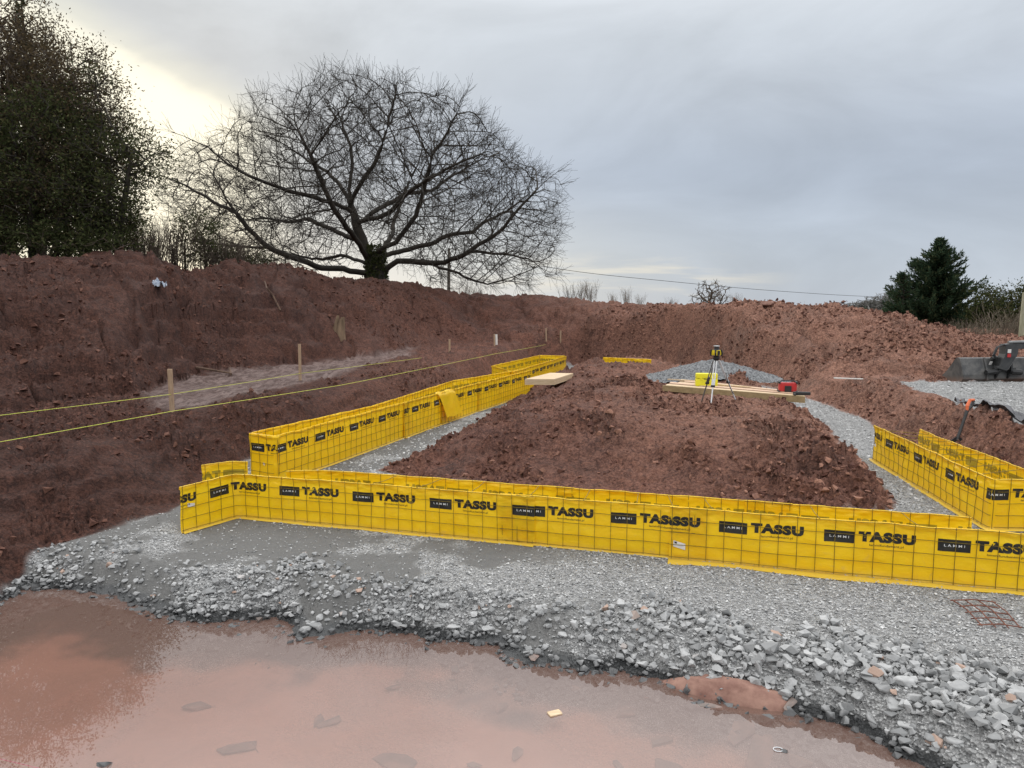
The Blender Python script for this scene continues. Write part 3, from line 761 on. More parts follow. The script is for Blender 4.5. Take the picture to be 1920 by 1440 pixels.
# rear line of the front strip (we see its inner face)
G0 = np.array([-2.96, 10.35]); G1 = np.array([5.24, 7.89]); GD = (G1 - G0) / np.linalg.norm(G1 - G0)
GL = np.linalg.norm(G1 - G0)
pG = [G0 + GD * 3.95, G0 + GD * 0.25, G0 + np.array([-0.35, -0.12])]
r1, pg1, sg1, og1 = panel('left panel of the inner row, below the left foot of the soil mound', pG, 0, FH, 0.35, inner=True, seed=4, flange=0)
pG = [G0 + GD * 6.65, G0 + GD * 3.7]
panel('middle panel of the inner row behind the front row, under the soil mound', [p + FN * -0.012 for p in pG], 0, FH, 0.2, inner=True, seed=5, flange=0)
pG = [G1 + GD * 0.0, G0 + GD * 6.1]
r3, pg3, sg3, og3 = panel('right panel of the inner row, ending at the T-junction with the right-hand strip', pG, 0, FH, 0.35, inner=True, seed=6, flange=0)
A_ = []; B_ = []
for ua, ub_ in ((700, 745), (783, 828), (884, 908), (992, 1010), (1094, 1106), (1193, 1197)):
    q = on_front(ua, 0.01); A_.append((q[0], q[1], FH)); k = min(max((ub_ - 585) / 1238, 0), 1)
    s_ = np.linspace(0, GL, 900); uv = [proj(*(G0 + GD * x), FH)[0] for x in s_]; g = G0 + GD * s_[int(np.argmin(np.abs(np.array(uv) - ub_)))]; B_.append((g[0], g[1], FH))
ties(rootA, orgA, A_[:3], B_[:3], 3); ties(r1, og1, A_[3:], B_[3:], 3)
A_ = []; B_ = []
for ua, ub_ in ((1262, 1253), (1337, 1320), (1534, 1519), (1719, 1690)):
    q = on_front(ua, 0.01); A_.append((q[0], q[1], FH))
    s_ = np.linspace(0, GL, 900); uv = [proj(*(G0 + GD * x), FH)[0] for x in s_]; g = G0 + GD * s_[int(np.argmin(np.abs(np.array(uv) - ub_)))]; B_.append((g[0], g[1], FH))
ties(rootC, orgC, A_, B_, 4)
# small inner piece at the far left
panel('short dull yellow piece behind the bent left end of the front row', [(-4.12, 10.88), (-4.42, 10.85), (-4.72, 10.62)], 0, FH, 0.05, inner=True, seed=7, flange=0)

# long strip running away on the left
LH = 0.82; LZ = 0.10
T = LZ + LH
def PT(u, v): return np.array(P(u, v, T)[:2])
l0, l1 = PT(468, 812), PT(515, 818)
lr = [l1, np.array([-2.85, 14.62]), np.array([-1.71, 18.0])]
q = (lr[2] - lr[1]) / np.linalg.norm(lr[2] - lr[1])
ld_ = (np.array([-2.85, 14.62]) - l1) / np.linalg.norm(np.array([-2.85, 14.62]) - l1)
pE = [l0, l1, l1 + ld_ * 0.10]
panel('square near end of the long left strip, with one boxed word', pE, LZ, LH, 0.04, seed=28, tagpos=[(0.33, 0.36, 0.035, 0.04)])
pL = [l1 + ld_ * 0.06, np.array([-2.85, 14.62]), np.array([-2.35, 16.1])]
rL, pL_, sL, oL = panel('near panel along the right side of the long left strip', pL, LZ, LH, s_at(Path(pL), 590, 0.7, 0.1), seed=8)
pL2 = [np.array([-2.45, 15.8]) + np.array([.02, -.01]), np.array([-1.70, 18.0])]
panel('second panel along the right side of the long left strip, under the loose film flap', pL2, LZ, LH, 0.45, seed=9)
pL3 = [np.array([-1.80, 17.7]) + np.array([.02, -.01]), np.array([-0.93, 20.2])]
rF, pF_, sF, oF = panel('third panel along the right side of the long left strip, beyond the loose flap', pL3, LZ, LH, 0.6, seed=10)
pL4 = [np.array([-0.99, 20.0]) + np.array([.02, -.01]), np.array([0.62, 24.3])]
panel('fourth panel along the right side of the long left strip, level with the pale board', pL4, LZ, LH, 0.5, seed=11)
q0, q1, q2, q3 = PT(468, 812), PT(706, 760), PT(852, 713), PT(983, 692)
panel('nearest of the left side panels of the long strip, olive back of the print showing', [q1, q0 + np.array([0.01, 0.03])], LZ, LH, 0.1, inner=True, seed=12, flange=0)
panel('middle left side panel of the long strip, seen from inside', [q2, q1 - (q1 - q0) * 0.05], LZ, LH, 0.4, inner=True, seed=13, flange=0)
panel('farthest left side panel of the long strip, seen from inside', [q3, q2 - (q2 - q1) * 0.03], LZ, LH, 0.3, inner=True, seed=14, flange=0)
# loose flap of film hanging over the strip
fp = np.array([-1.77, 17.75]); d_ = np.array([0.33, 0.944]); nn = np.array([0.944, -0.33])
V_ = []
for j in range(13):
    for i in range(13):
        tt, k = i / 12, j / 12
        down = k * 0.66; o_ = 0.035 + 0.11 * k + 0.008 * math.sin(tt * 7 + k * 4)
        p = fp + d_ * (tt * 0.98 - 0.28 + 0.30 * k) + nn * (o_ if k > 0 else -0.05)
        V_.append((p[0] - oF[0], p[1] - oF[1], T + 0.02 - down - oF[2] + 0.012 * math.sin(tt * 11)))
ix_ = np.arange(169).reshape(13, 13)
mesh_np('film_flap', V_, np.stack([ix_[:-1, :-1], ix_[:-1, 1:], ix_[1:, 1:], ix_[1:, :-1]], -1).reshape(-1, 4), m_film, rF, smooth=True)
# second strip, farther away
f0, f1, f2 = PT(922, 686), PT(1012, 666), PT(1059, 667)
panel('left side of the far strip, a low yellow band before the back bank', [f1, f0], LZ, LH, 0.2, inner=True, seed=15, flange=0)
panel('far end of the distant strip, turned to the right', [f2, f1 + np.array([0.02, 0.02])], LZ, LH, 0.3, inner=True, seed=16, flange=0)
g0, g1 = PT(962, 697), f2 + np.array([0.05, -0.2])
panel('right side of the far strip with small repeated print', [g0, g1], LZ, LH, 0.2, seed=17, flange=0)
panel('near end of the far strip, crossing behind the long strip', [f0 + np.array([0.02, -0.05]), g0 + np.array([-0.02, -0.02])], LZ, LH, 0.5, seed=18, flange=0, print_on=False)
b0, b1 = np.array(P(1131, 670, 1.16)[:2]), np.array(P(1221, 674, 1.16)[:2])
panel('isolated low yellow strip at the foot of the back bank, right of the long strip', [b0, b1], 0.28, 0.88, 0.5, seed=19, flange=0, print_on=False)
# strip on the right
RZ = 0.27
r0 = np.array(P(1643, 797, RZ + FH)[:2]); r1_ = np.array(P(1858, 900, RZ + FH)[:2])
pR = [np.array([6.57, 12.75]), r1_ + np.array([0.02, 0.0]), r1_ + np.array([0.75, 0.0])]
rR, pR_, sR, oR = panel('left side of the right-hand strip, wrapping round its near corner', pR, RZ, FH, s_at(Path(pR), 1663, RZ + 0.45), seed=20, flange=0.09, tagpos=[(0.05, 0.33, 0.10, 0.05)])
pRb = [np.array([6.68, 8.9]), np.array([7.12, 12.3])]
rRb, pRb_, sRb, oRb = panel('back side of the right-hand strip, print showing reversed', pRb, RZ, FH, 0.3, inner=True, seed=21, flange=0)
for k in np.linspace(0.12, 0.9, 9):
    a = pR_.at(k * 4.3); b = pRb_.at(pRb_.L * (1 - k))
    mb = MB(); mb.tube([Vector((a[0], a[1], RZ + FH - .01)) - Vector(oR), Vector((b[0], b[1], RZ + FH - .02)) - Vector(oR)], 0.005, 5); mb.build('tie_wire', m_wire, rR)
print("formwork", time.time() - T0)

def hit(u, v, Y0=6, Y1=40, lift=0.0):      # where the view of that spot meets the ground
    ys = np.arange(Y0, Y1, 0.03); a, yy, dz = ray(u, v); t_ = ys / yy
    zz = CAM_Z + dz * t_; zt = terrain(a * t_, ys)[0]; k = np.argmax(zt > zz) if (zt > zz).any() else -1
    return (a * t_[k], ys[k], float(zt[k]) + lift)
# ------------------------------------------------------------------ stakes, string lines
m_wood = simple("weathered stake wood", (0.30, 0.20, 0.13), (0.42, 0.30, 0.20), 6, 0.8, 0, 0.004, (6, 6, 1))
m_paint = simple("white painted wood", (0.65, 0.63, 0.58), (0.72, 0.70, 0.66), 6, 0.7)
m_string = simple("yellow-green string", (0.62, 0.66, 0.10), (0.55, 0.60, 0.10), 6, 0.6)
m_pink = simple("pink string", (0.85, 0.12, 0.25), (0.85, 0.16, 0.28), 6, 0.6)
STK = []
for (u, vb_, vt, Y, wd, mt, lab) in (
        (323, 776, 692, 14.2, 0.085, m_wood, 'thick wooden stake nearest the camera, at the left edge of the pale mud'),
        (563, 706, 645, 20.3, 0.075, m_wood, 'tall thin wooden stake at the far side of the pale mud'),
        (843, 669, 636, 28.5, 0.075, m_wood, 'leaning wooden stake behind the middle of the long yellow strip'),
        (927, 650, 626, 33.0, 0.06, m_wood, 'dark wooden stake just left of the white one'),
        (931, 647, 627, 33.6, 0.09, m_paint, 'white painted stake on the back ledge'),
        (1024, 640, 615, 38.5, 0.07, m_wood, 'left of the two far stakes against the back bank'),
        (1051, 643, 620, 38.5, 0.07, m_wood, 'right of the two far stakes against the back bank')):
    if u > 1000: Y = hit(u, vb_, 28, 45)[1]
    x, y, z = PY(u, vb_, Y); hgt = (vb_ - vt) / FPX * Y * 1.02
    zg = Hz(x, y)
    z = min(z, zg)
    zt = PY(u, vt, Y)[2]
    mb = MB(); ln = zt - z + 0.25
    Rm = Matrix.Rotation(rad(rnd.uniform(-1.5, 1.5)), 3, 'Y') @ Matrix.Rotation(rad(rnd.uniform(0, 60)), 3, 'Z')
    mb.box((0, 0, ln / 2 - 0.25), (wd, wd * 0.75, ln), Rm, 0.006)
    mb.tube([(0, 0, -0.3), (0, 0, -0.24)], [0.005, wd * 0.5], 4)
    o = mb.build('wooden_stake', mt, loc=(x, y, z)); tag(o, lab, 'stake', 'setting-out stakes')
    STK.append((x, y, z, zt))
def string(name, pts, mat, lab, r=0.006):
    o0 = Vector(pts[0]); fine = []
    for a, b in zip(pts[:-1], pts[1:]):
        a, b = Vector(a), Vector(b); L = (b - a).length
        for k in range(10):
            tt = k / 10; fine.append(a.lerp(b, tt) - Vector((0, 0, 4 * tt * (1 - tt) * L * 0.0012)) - o0)
    fine.append(Vector(pts[-1]) - o0)
    o = MB().tube(fine, r, 5).build(name, mat, loc=o0); tag(o, lab, 'string', 'setting-out string lines'); return o
s1, s2, s3 = STK[0], STK[1], STK[2]
string('string_line', [PY(-60, 786, 11.6), (s1[0] - .0, s1[1] - .06, PY(323, 739, s1[1])[2]), (s2[0], s2[1] - .05, PY(563, 700, s2[1])[2]), PY(790, 671, 24.5)], m_string, 'upper yellow-green string line tied high on the nearest stake', 0.005)
string('string_line', [PY(-60, 839, 10.0), PY(323, 771, 12.9), PY(640, 722, 16.6), PY(930, 663, 27.5), (STK[5][0], STK[5][1], PY(1024, 646, STK[5][1])[2])], m_string, 'lower yellow-green string line passing the foot of the nearest stake', 0.005)
string('string_line', [PY(-30, 1416, 5.2), PY(76, 1441, 5.0), PY(140, 1462, 4.8)], m_pink, 'bright pink string crossing the bottom left corner over the puddle', 0.004)

# ------------------------------------------------------------------ boards and tools
m_ply = simple("pale sawn timber", (0.52, 0.38, 0.23), (0.66, 0.52, 0.35), 3, 0.7, 0, 0.002, (1, 8, 8))
m_plyp = simple("pinkish dusty plywood", (0.50, 0.33, 0.23), (0.60, 0.43, 0.31), 3, 0.75, 0, 0.002, (1, 6, 6))
m_dark = simple("black plastic", (0.018, 0.018, 0.019), (0.03, 0.03, 0.03), 8, 0.5)
m_yel = simple("bright yellow plastic", (0.78, 0.72, 0.03), (0.72, 0.66, 0.03), 6, 0.45)
m_yel2 = simple("yellow instrument housing", (0.78, 0.62, 0.03), (0.72, 0.56, 0.03), 6, 0.4)
m_alu = simple("white and aluminium tube", (0.66, 0.67, 0.68), (0.58, 0.59, 0.60), 12, 0.4, 0.2)
m_red = simple("red plastic housing", (0.50, 0.03, 0.03), (0.42, 0.03, 0.03), 8, 0.45)
m_grey = simple("grey rubberised cloth", (0.09, 0.09, 0.095), (0.14, 0.14, 0.15), 5, 0.75, 0, 0.004)
# stack of two sheets in front of the long strip
bp = [np.array(P(u, v, 0.98)[:2]) for u, v in ((984, 712), (1040, 712), (1075, 701), (1032, 700))]
zbk = 0.98
def board(name, corners, ztop, th, mat, parent):
    c0 = Vector((corners[0][0], corners[0][1], 0)); mb = MB()
    mb.prism([(c[0] - corners[0][0], c[1] - corners[0][1]) for c in corners], ztop - th - zbk, ztop - zbk)
    return mb.build(name, mat, parent)
rt = empty('board_stack', (bp[0][0], bp[0][1], zbk)); tag(rt, 'short stack of pale timber sheets at the left edge of the soil mound', 'board stack')
for k in range(3):
    j = np.array([0.02 * k, -0.012 * k])
    board('board', [p + j for p in bp], 1.0 - 0.058 * k, 0.052, m_ply, rt)
# long planks
zk = 0.92
A1, A2, A3, A4 = [np.array(P(u, v, zk)[:2]) for u, v in ((1244, 722), (1510, 743), (1497, 734), (1262, 709))]
rt = empty('plank_platform', (A1[0], A1[1], zk)); tag(rt, 'wide pale platform of long planks bridging the trench behind the tripod', 'planks')
n = 5
for k in range(n):
    t0, t1 = k / n + 0.014, (k + 1) / n - 0.014
    e0 = 0.15 * rnd.random()
    a, b = A1 + (A4 - A1) * t0, A1 + (A4 - A1) * t1; c, d = A2 + (A3 - A2) * t1, A2 + (A3 - A2) * t0
    mb = MB(); mb.prism([tuple(p - A1) for p in (a + (d - a) * e0 * 0.9, d, c, b + (c - b) * e0 * 0.9)], -0.045 + 0.022 * (k % 2), 0.0 + 0.022 * (k % 2))
    mb.build('plank', m_plyp if k % 2 else m_ply, rt)
mb = MB(); u_ = (A2 - A1) / np.linalg.norm(A2 - A1); nv = np.array([u_[1], -u_[0]])
mb.prism([tuple(p) for p in (nv * 0.0, nv * 0.05, (A2 - A1) + nv * 0.05, (A2 - A1))], -0.16, -0.002)
mb.build('edge_beam', simple("weathered green-brown beam", (0.27, 0.20, 0.10), (0.38, 0.28, 0.15), 2, 0.8, 0, 0.003, (1, 6, 6)), rt)
def on_plank(u, v): return P(u, v, zk)
# two thin battens lying on it
for (a, b, lab) in (((1330, 722), (1408, 728), 'thin pale batten lying on the planks behind the tripod'), ((1252, 713), (1318, 717), 'thin pale batten on the far left of the planks')):
    p, q = Vector(on_plank(*a)), Vector(on_plank(*b)); d = q - p
    o = MB().box((d / 2) + Vector((0, 0, .03)), (d.length, 0.05, 0.03), Matrix.Rotation(math.atan2(d.y, d.x), 3, 'Z'), 0.004).build('batten', m_ply, loc=p); tag(o, lab, 'batten')
# yellow case
x, y, z = P(1324, 723, zk + .01); rt = empty('carry_case', (x, y, zk + .004), rad(-8)); tag(rt, 'bright yellow plastic carry case standing on the planks behind the tripod', 'case')
MB().box((0, 0, 0.10), (0.58, 0.26, 0.20), None, 0.03).build('case_base', m_yel, rt, True)
MB().box((0, 0, 0.275), (0.575, 0.255, 0.14), None, 0.04).build('case_lid', m_yel, rt, True)
mb = MB(); mb.box((-0.15, -0.135, 0.205), (0.05, 0.02, 0.06), None, .004); mb.box((0.15, -0.135, 0.205), (0.05, 0.02, 0.06), None, .004); mb.build('latch', m_yel, rt)
MB().tube([(-0.07, -0.13, 0.2), (-0.07, -0.17, 0.2), (0.07, -0.17, 0.2), (0.07, -0.13, 0.2)], 0.012, 6).build('handle', m_dark, rt)
# laser level on tripod
TY = 17.0
top = PY(1343, 664, TY); feet = [(1316, 741), (1333, 748), (1379, 746)]
bx_, by_, bz_ = PY(1342, 748, TY)
rt = empty('survey_tripod', (bx_, by_, Hz(bx_, by_))); tag(rt, 'surveying tripod with black and white legs standing on the soil mound', 'tripod')
o0 = Vector(rt.location); hub = Vector(PY(1343, 672, TY)) - o0
FT = []
for (u, v), yy in zip(feet, (17.55, 16.55, 17.1)):
    x, y, z = PY(u, v, yy); FT.append(Vector((x, y, min(z, Hz(x, y)) + 0.0)) - o0)
for k, ft in enumerate(FT):
    d = (ft - hub); s_ = d.cross(Vector((0, 0, 1))).normalized() * 0.028; hp = hub + d.normalized() * 0.06 + Vector((d.x, d.y, 0)).normalized() * 0.05
    mid = hp.lerp(ft, 0.55)
    mb = MB(); mb.tube([hp + s_, mid + s_], 0.013, 6); mb.tube([hp - s_, mid - s_], 0.013, 6); mb.tube([hp.lerp(ft, .40), ft], 0.016, 6)
    lg = mb.build('leg', m_alu if k == 1 else simple("grey-black tripod leg", (0.10, 0.10, 0.10), (0.20, 0.19, 0.18), 8, 0.5) if k == 0 else m_alu, rt)
    mb = MB(); mb.box(mid, (0.09, 0.05, 0.05), None, 0.006)
    if k == 2: mb.tube([hp.lerp(ft, .3) + Vector((0.02, -0.03, 0)), hp.lerp(ft, .6) + Vector((-0.01, -0.04, -.02)), hp.lerp(ft, .85) + Vector((0.0, -0.03, 0))], 0.008, 5)
    mb.build('clamp', m_dark, lg)
    MB().tube([ft, ft + Vector((0, 0, -0.1))], [0.018, 0.004], 6).build('foot', m_dark, lg)
mb = MB(); mb.tube([hub + Vector((0, 0, -0.05)), hub + Vector((0, 0, 0.0)), hub + Vector((0, 0, 0.012))], [0.05, 0.085, 0.085], 12); mb.build('tripod_head', m_dark, rt)
x, y, z = hub + o0
ll = empty('laser_level', (x, y, z + 0.012), rad(20)); tag(ll, 'yellow and black rotating laser level mounted on the tripod', 'laser level')
MB().tube([(0, 0, 0), (0, 0, .03), (0, 0, .05)], [.07, .07, .09], 12).build('base', m_dark, ll)
MB().box((0, 0, 0.125), (0.17, 0.17, 0.13), None, 0.03).build('housing', m_yel2, ll, True)
for sx_ in (-1, 1):
    for sy_ in (-1, 1): MB().tube([(sx_ * .088, sy_ * .088, .05), (sx_ * .098, sy_ * .098, .12), (sx_ * .075, sy_ * .075, .20)], 0.022, 6).build('corner_guard', m_dark, ll)
MB().box((0, -0.088, 0.12), (0.07, 0.012, 0.11), None, 0.004).build('control_panel', m_dark, ll)
MB().tube([(0, 0, .19), (0, 0, .21), (0, 0, .26), (0, 0, .275)], [.085, .06, .055, .05], 10).build('lighthouse', m_dark, ll)
MB().box((0, 0, 0.285), (0.11, 0.11, 0.02), None, 0.004).build('top_cap', m_alu, ll)
# red jobsite radio on the plank end
x, y, z = P(1476, 736, zk); rt = empty('site_radio', (x, y, zk + .002), rad(-12)); tag(rt, 'red and black jobsite radio on the right end of the planks', 'radio')
mb = MB(); mb.box((0, 0, .14), (.42, .20, .22), None, .03); mb.build('housing', m_red, rt, True)
MB().box((0, -0.11, 0.10), (0.16, 0.03, 0.15), None, 0.01).build('front_panel', m_dark, rt)
mb = MB()
for sx_ in (-1, 1):
    for sz_ in (.035, .255): mb.box((sx_ * .205, 0, sz_), (.05, .24, .05), None, .01)
mb.build('bumper', m_dark, rt)
MB().tube([(-.18, 0, .26), (-.14, 0, .30), (.14, 0, .30), (.18, 0, .26)], .014, 6).build('handle', m_dark, rt)
MB().tube([(.17, .05, .26), (.17, .05, .62)], .004, 5).build('antenna', m_dark, rt)
# dark gloves / tool
x, y, z = P(1503, 741, zk); rt = empty('cutting_saw', (x, y, zk), rad(-10)); tag(rt, 'dark hand tool lying beside the red radio', 'hand tool')
MB().box((0, 0, .045), (.40, .12, .08), None, .03).build('body', m_dark, rt, True)
MB().tube([(-.15, -.05, .04), (-.2, -.09, .03), (-.17, -.14, .02)], .022, 6).build('handle', m_dark, rt)
# canes
rt = empty('cane_bundle', (0, 0, 0)); p0 = Vector(PY(1388, 687, 23.0)); p1 = Vector(PY(1425, 704, 22.0)); rt.location = (p1.x, p1.y, Hz(p1.x, p1.y))
tag(rt, 'fan of thin white canes lying on the slope right of the tripod', 'canes')
for k in range(4):
    a = Vector((0, 0, .05)); b = p0 - p1 + Vector((rnd.uniform(-.1, .15), rnd.uniform(-.1, .1), rnd.uniform(-.02, .16)))
    MB().tube([a, a.lerp(b, .5) + Vector((0, 0, .02)), b], .012, 5).build('cane', m_paint, rt)
# levelling staff on the ground
p0, p1 = Vector(P(1563, 712, .98)), Vector(P(1620, 714, .98)); d = p1 - p0
rt = MB().box(d / 2 + Vector((0, 0, .05)), (d.length, .07, .03), Matrix.Rotation(math.atan2(d.y, d.x), 3, 'Z'), .005).build('levelling_staff', m_paint, loc=(p0.x, p0.y, max(.98, Hz(p0.x, p0.y)))); tag(rt, 'white levelling staff lying flat before the gravel pad', 'staff')
# offcut of timber at the trench edge near
# grey gravel heap
hc = P(1335, 716, .88); hx, hy = 5.75 + 0.6, 22.6
gx, gy = np.meshgrid(np.linspace(-2.1, 2.1, 110), np.linspace(-1.3, 1.3, 80))
rr = np.sqrt((gx / 1.75) ** 2 + (gy / 1.15) ** 2) + 0.10 * fbm(gx * 2, gy * 2, 3, 300)
gz = 0.46 * np.clip(1 - rr, -0.35, 1)
gz = gz + 0.06 * clods(gx * 6, gy * 6, 301) + 0.05 * clods(gx * 13, gy * 13, 302)
idx = np.arange(gx.size).reshape(gx.shape)
o = mesh_np('gravel_heap', np.stack([gx.ravel(), gy.ravel(), gz.ravel()], 1), np.stack([idx[:-1, :-1], idx[:-1, 1:], idx[1:, 1:], idx[1:, :-1]], -1).reshape(-1, 4),
            simple("grey heaped gravel", (0.06, 0.064, 0.068), (0.27, 0.275, 0.28), 16, 0.9, 0, 0.05), loc=(hx, hy, 0.93)); tag(o, 'low cone of grey gravel behind the planks and tripod', 'gravel heap')

# ------------------------------------------------------------------ excavator arm and bucket
m_buck, t, out = new_mat("worn dark bucket steel"); pos = t.add('ShaderNodeTexCoord').outputs['Object']
n = t.noise(pos, 3, 6, 0.65, 0.5); c = t.mix(t.step(n, 0.35, 0.65), (0.055, 0.056, 0.058), (0.13, 0.125, 0.118))
c = t.mix(t.step(t.math('ADD', t.sep(pos)[2], t.math('MULTIPLY', n, 0.4)), 0.42, 0.12), c, (0.24, 0.15, 0.11)); principled(t, out, c, 0.55, t.bump(n, .4, .01), 0.25)
bl = Vector(P(1797, 716, .98)); br = Vector(P(1955, 722, .98))
ex = empty('excavator', (bl.x, bl.y, 0.96), rad(5)); tag(ex, 'black excavator arm with its wide smooth bucket resting on the stone pad', 'excavator')
W = 2.25
prof = [(.06, .70), (-.04, .68), (-.13, .44), (-.20, .24), (-.20, .12), (-.12, .02), (.20, .0), (.55, .02), (.78, .04)]     # y (towards the heap +), z
def shell(prof, th):
    inner = []
    for i, (a, b) in enumerate(prof):
        p, q = prof[max(i - 1, 0)], prof[min(i + 1, len(prof) - 1)]; d = Vector((q[0] - p[0], q[1] - p[1])).normalized()
        inner.append((a - d.y * th, b + d.x * th))
    return prof + inner[::-1]
def yz(poly, x0, x1, mb):
    T_ = Matrix(((0, 0, 1, 0), (1, 0, 0, 0), (0, 1, 0, 0), (0, 0, 0, 1)))
    mb.prism(poly, x0, x1, T_); return mb
bk = yz(shell(prof, .03), 0, W, MB()).build('bucket', m_buck, ex)
for xx in (-.02, W + .0):
    yz([(p[0], p[1]) for p in prof] + [(.45, .30), (.12, .68)], xx - .01, xx + .015, MB()).build('side_plate', m_buck, bk)
yz([(-.04, .70), (-.07, .70), (-.24, .24), (-.24, .08), (-.10, .0), (-.10, .1)], .29 * W, .31 * W, MB()).build('rib', m_buck, bk)
yz([(.70, .0), (.95, .02), (.95, .045), (.70, .06)], -.02, W + .02, MB()).build('cutting_edge', m_buck, bk)
MB().box((.35 * W, -.17, .55), (.07, .012, .10), Matrix.Rotation(rad(25), 3, 'X')).build('sticker', m_label, bk)
mb = MB()
for xx in (.40 * W, .56 * W): yz([(-.20, .12), (-.36, .35), (-.30, .72), (-.06, .78), (-.06, .6), (-.2, .45)], xx, xx + .05, mb)
mb.tube([(.36 * W, -.26, .40), (.64 * W, -.26, .40)], .05, 8); mb.tube([(.36 * W, -.16, .68), (.64 * W, -.16, .68)], .05, 8)
mb.tube([(.26 * W, -.27, .30), (.40 * W, -.27, .33)], .075, 8); mb.tube([(.58 * W, -.27, .33), (.72 * W, -.27, .30)], .085, 8); mb.build('quick_hitch', m_dark, ex)
m_arm = simple("black painted arm", (0.03, 0.032, 0.034), (0.06, 0.06, 0.06), 4, 0.5)
mb = MB()
cx = .46 * W
mb.prism([(cx - .16, .42), (cx + .06, .36), (cx + .34, .80), (cx + .36, 1.02), (cx + .20, 1.10), (cx - .02, 1.08), (cx - .02, .82)], -.12, .12, Matrix(((1, 0, 0, 0), (0, 0, -1, -.28), (0, 1, 0, 0), (0, 0, 0, 1))))
mb.build('linkage', m_arm, ex)
MB().box((cx + .085, -.405, .90), (.10, .01, .10)).build('warning_sticker', m_label, ex); MB().box((cx + .085, -.405, .78), (.10, .012, .10)).build('warning_sticker', m_red, ex)
mb = MB(); mb.tube([(cx + .05, -.28, 1.02), (cx + 1.3, -.40, 1.04), (cx + 3.4, -.6, 1.10)], [.09, .12, .17], 4); mb.build('dipper_arm', m_arm, ex)
mb = MB(); mb.tube([(cx + .25, -.30, .62), (cx + .10, -.32, .40)], .05, 8); mb.tube([(cx + .12, -.30, 1.13), (cx + 3.2, -.6, 1.24)], .045, 8); mb.build('hydraulic_ram', simple("ram steel", (.15, .15, .15), (.22, .22, .22), 5, .4, .4), ex)
for k in range(2):
    MB().tube([(cx - .02, -.33 + .05 * k, 1.08), (cx - .20, -.33 + .05 * k, 1.0), (cx - .28 - .04 * k, -.33, .8), (cx - .2, -.3, .66)], .018, 6).build('hydraulic_hose', m_dark, ex)

# ------------------------------------------------------------------ shovel, geotextile, pipe
x, y, z = hit(1795, 826, 8, 20); tp = Vector(PY(1818, 757, y + .18))
rt = empty('shovel', (x, y, z)); tag(rt, 'black shovel with an orange grip stuck upright in the berm on the right', 'shovel')
d = tp - Vector((x, y, z)); m_or = simple("orange grip", (0.70, 0.16, 0.06), (0.62, 0.14, 0.05), 8, .5)
MB().tube([d * -.05, d * .45, d * .80], [.028, .026, .03], 8).build('shaft', m_dark, rt)
e = d.normalized(); sxv = Vector((1, .3, 0)).normalized()
mb = MB(); a = d * .80; mb.tube([a, a + sxv * .07 + e * .09, a + sxv * .075 + e * .20], .024, 6); mb.build('grip_frame', m_dark, rt)
mb = MB(); mb.tube([a, a - sxv * .04 + e * .10, a - sxv * .02 + e * .22, a + sxv * .075 + e * .22], [.024, .03, .03, .026], 6); mb.build('grip', m_or, rt)
mb = MB(); mb.prism([(-.10, -.30), (.10, -.30), (.12, -.02), (.04, .03), (-.04, .03), (-.12, -.02)], -.006, .006, Matrix(((1, 0, 0, 0), (0, 0, -1, 0), (0, 1, 0, 0), (0, 0, 0, 1)))); mb.build('blade', m_dark, rt)
# crumpled geotextile over the edge of the pad
edge = [P(1768, 757, .95), P(1800, 775, .95), P(1850, 790, .95), P(1900, 808, .93), P(1990, 838, .92)]
V_ = []; N1, N2 = 70, 24
for i in range(N1):
    k = i / (N1 - 1) * (len(edge) - 1); j = min(int(k), len(edge) - 2); f = k - j
    ax = edge[j][0] * (1 - f) + edge[j + 1][0] * f; ay = edge[j][1] * (1 - f) + edge[j + 1][1] * f
    for q_ in range(N2):
        c_ = q_ / (N2 - 1)
        wdt = 1.6 * (0.35 + 0.65 * ss(np.array(i / 14.0)))
        V_.append((ax + 0.1 + c_ * 0.5, ay + (c_ - 0.2) * float(wdt) * .8 + 0.12 * math.sin(i * .35) * (1 - c_), 0))
V_ = np.array(V_); V_[:, 1] -= 0.55 * (1 - (np.arange(len(V_)) % N2) / (N2 - 1.0)); zt_ = terrain(V_[:, 0], V_[:, 1])[0].reshape(N1, N2)
for _ in range(6):
    q_ = np.pad(zt_, 1, mode='edge'); zt_ = np.maximum((q_[:-2, 1:-1] + q_[2:, 1:-1] + q_[1:-1, :-2] + q_[1:-1, 2:]) / 4, zt_ - 0.03)
zt_ = zt_.ravel()
fold = 0.11 * np.abs(fbm(V_[:, 0] * 2.2, V_[:, 1] * 1.2, 3, 401)) * 2 + 0.05 * np.abs(fbm(V_[:, 0] * 6, V_[:, 1] * 4, 3, 402)) * 2
V_[:, 2] = zt_ + 0.05 + fold * 1.2
idx = np.arange(N1 * N2).reshape(N1, N2)
o0 = V_[0].copy(); V_ -= o0
o = mesh_np('ground_membrane', V_, np.stack([idx[:-1, :-1], idx[:-1, 1:], idx[1:, 1:], idx[1:, :-1]], -1).reshape(-1, 4), m_grey, smooth=True, loc=o0); tag(o, 'crumpled dark grey ground membrane along the edge of the stone pad', 'membrane')
a = Vector(P(1866, 757, 1.1)); b = Vector(P(1925, 797, 1.0)); b.z = Hz(b.x, b.y) + .06; a.z = Hz(a.x, a.y) + .12
o = MB().tube([Vector((0, 0, 0)), (b - a) * .4 + Vector((.05, 0, .03)), (b - a), (b - a) * 1.3], .045, 8).build('black_pipe', m_grey, loc=a, smooth=True); tag(o, 'dark bent pipe lying on the stone pad at the right edge', 'pipe')

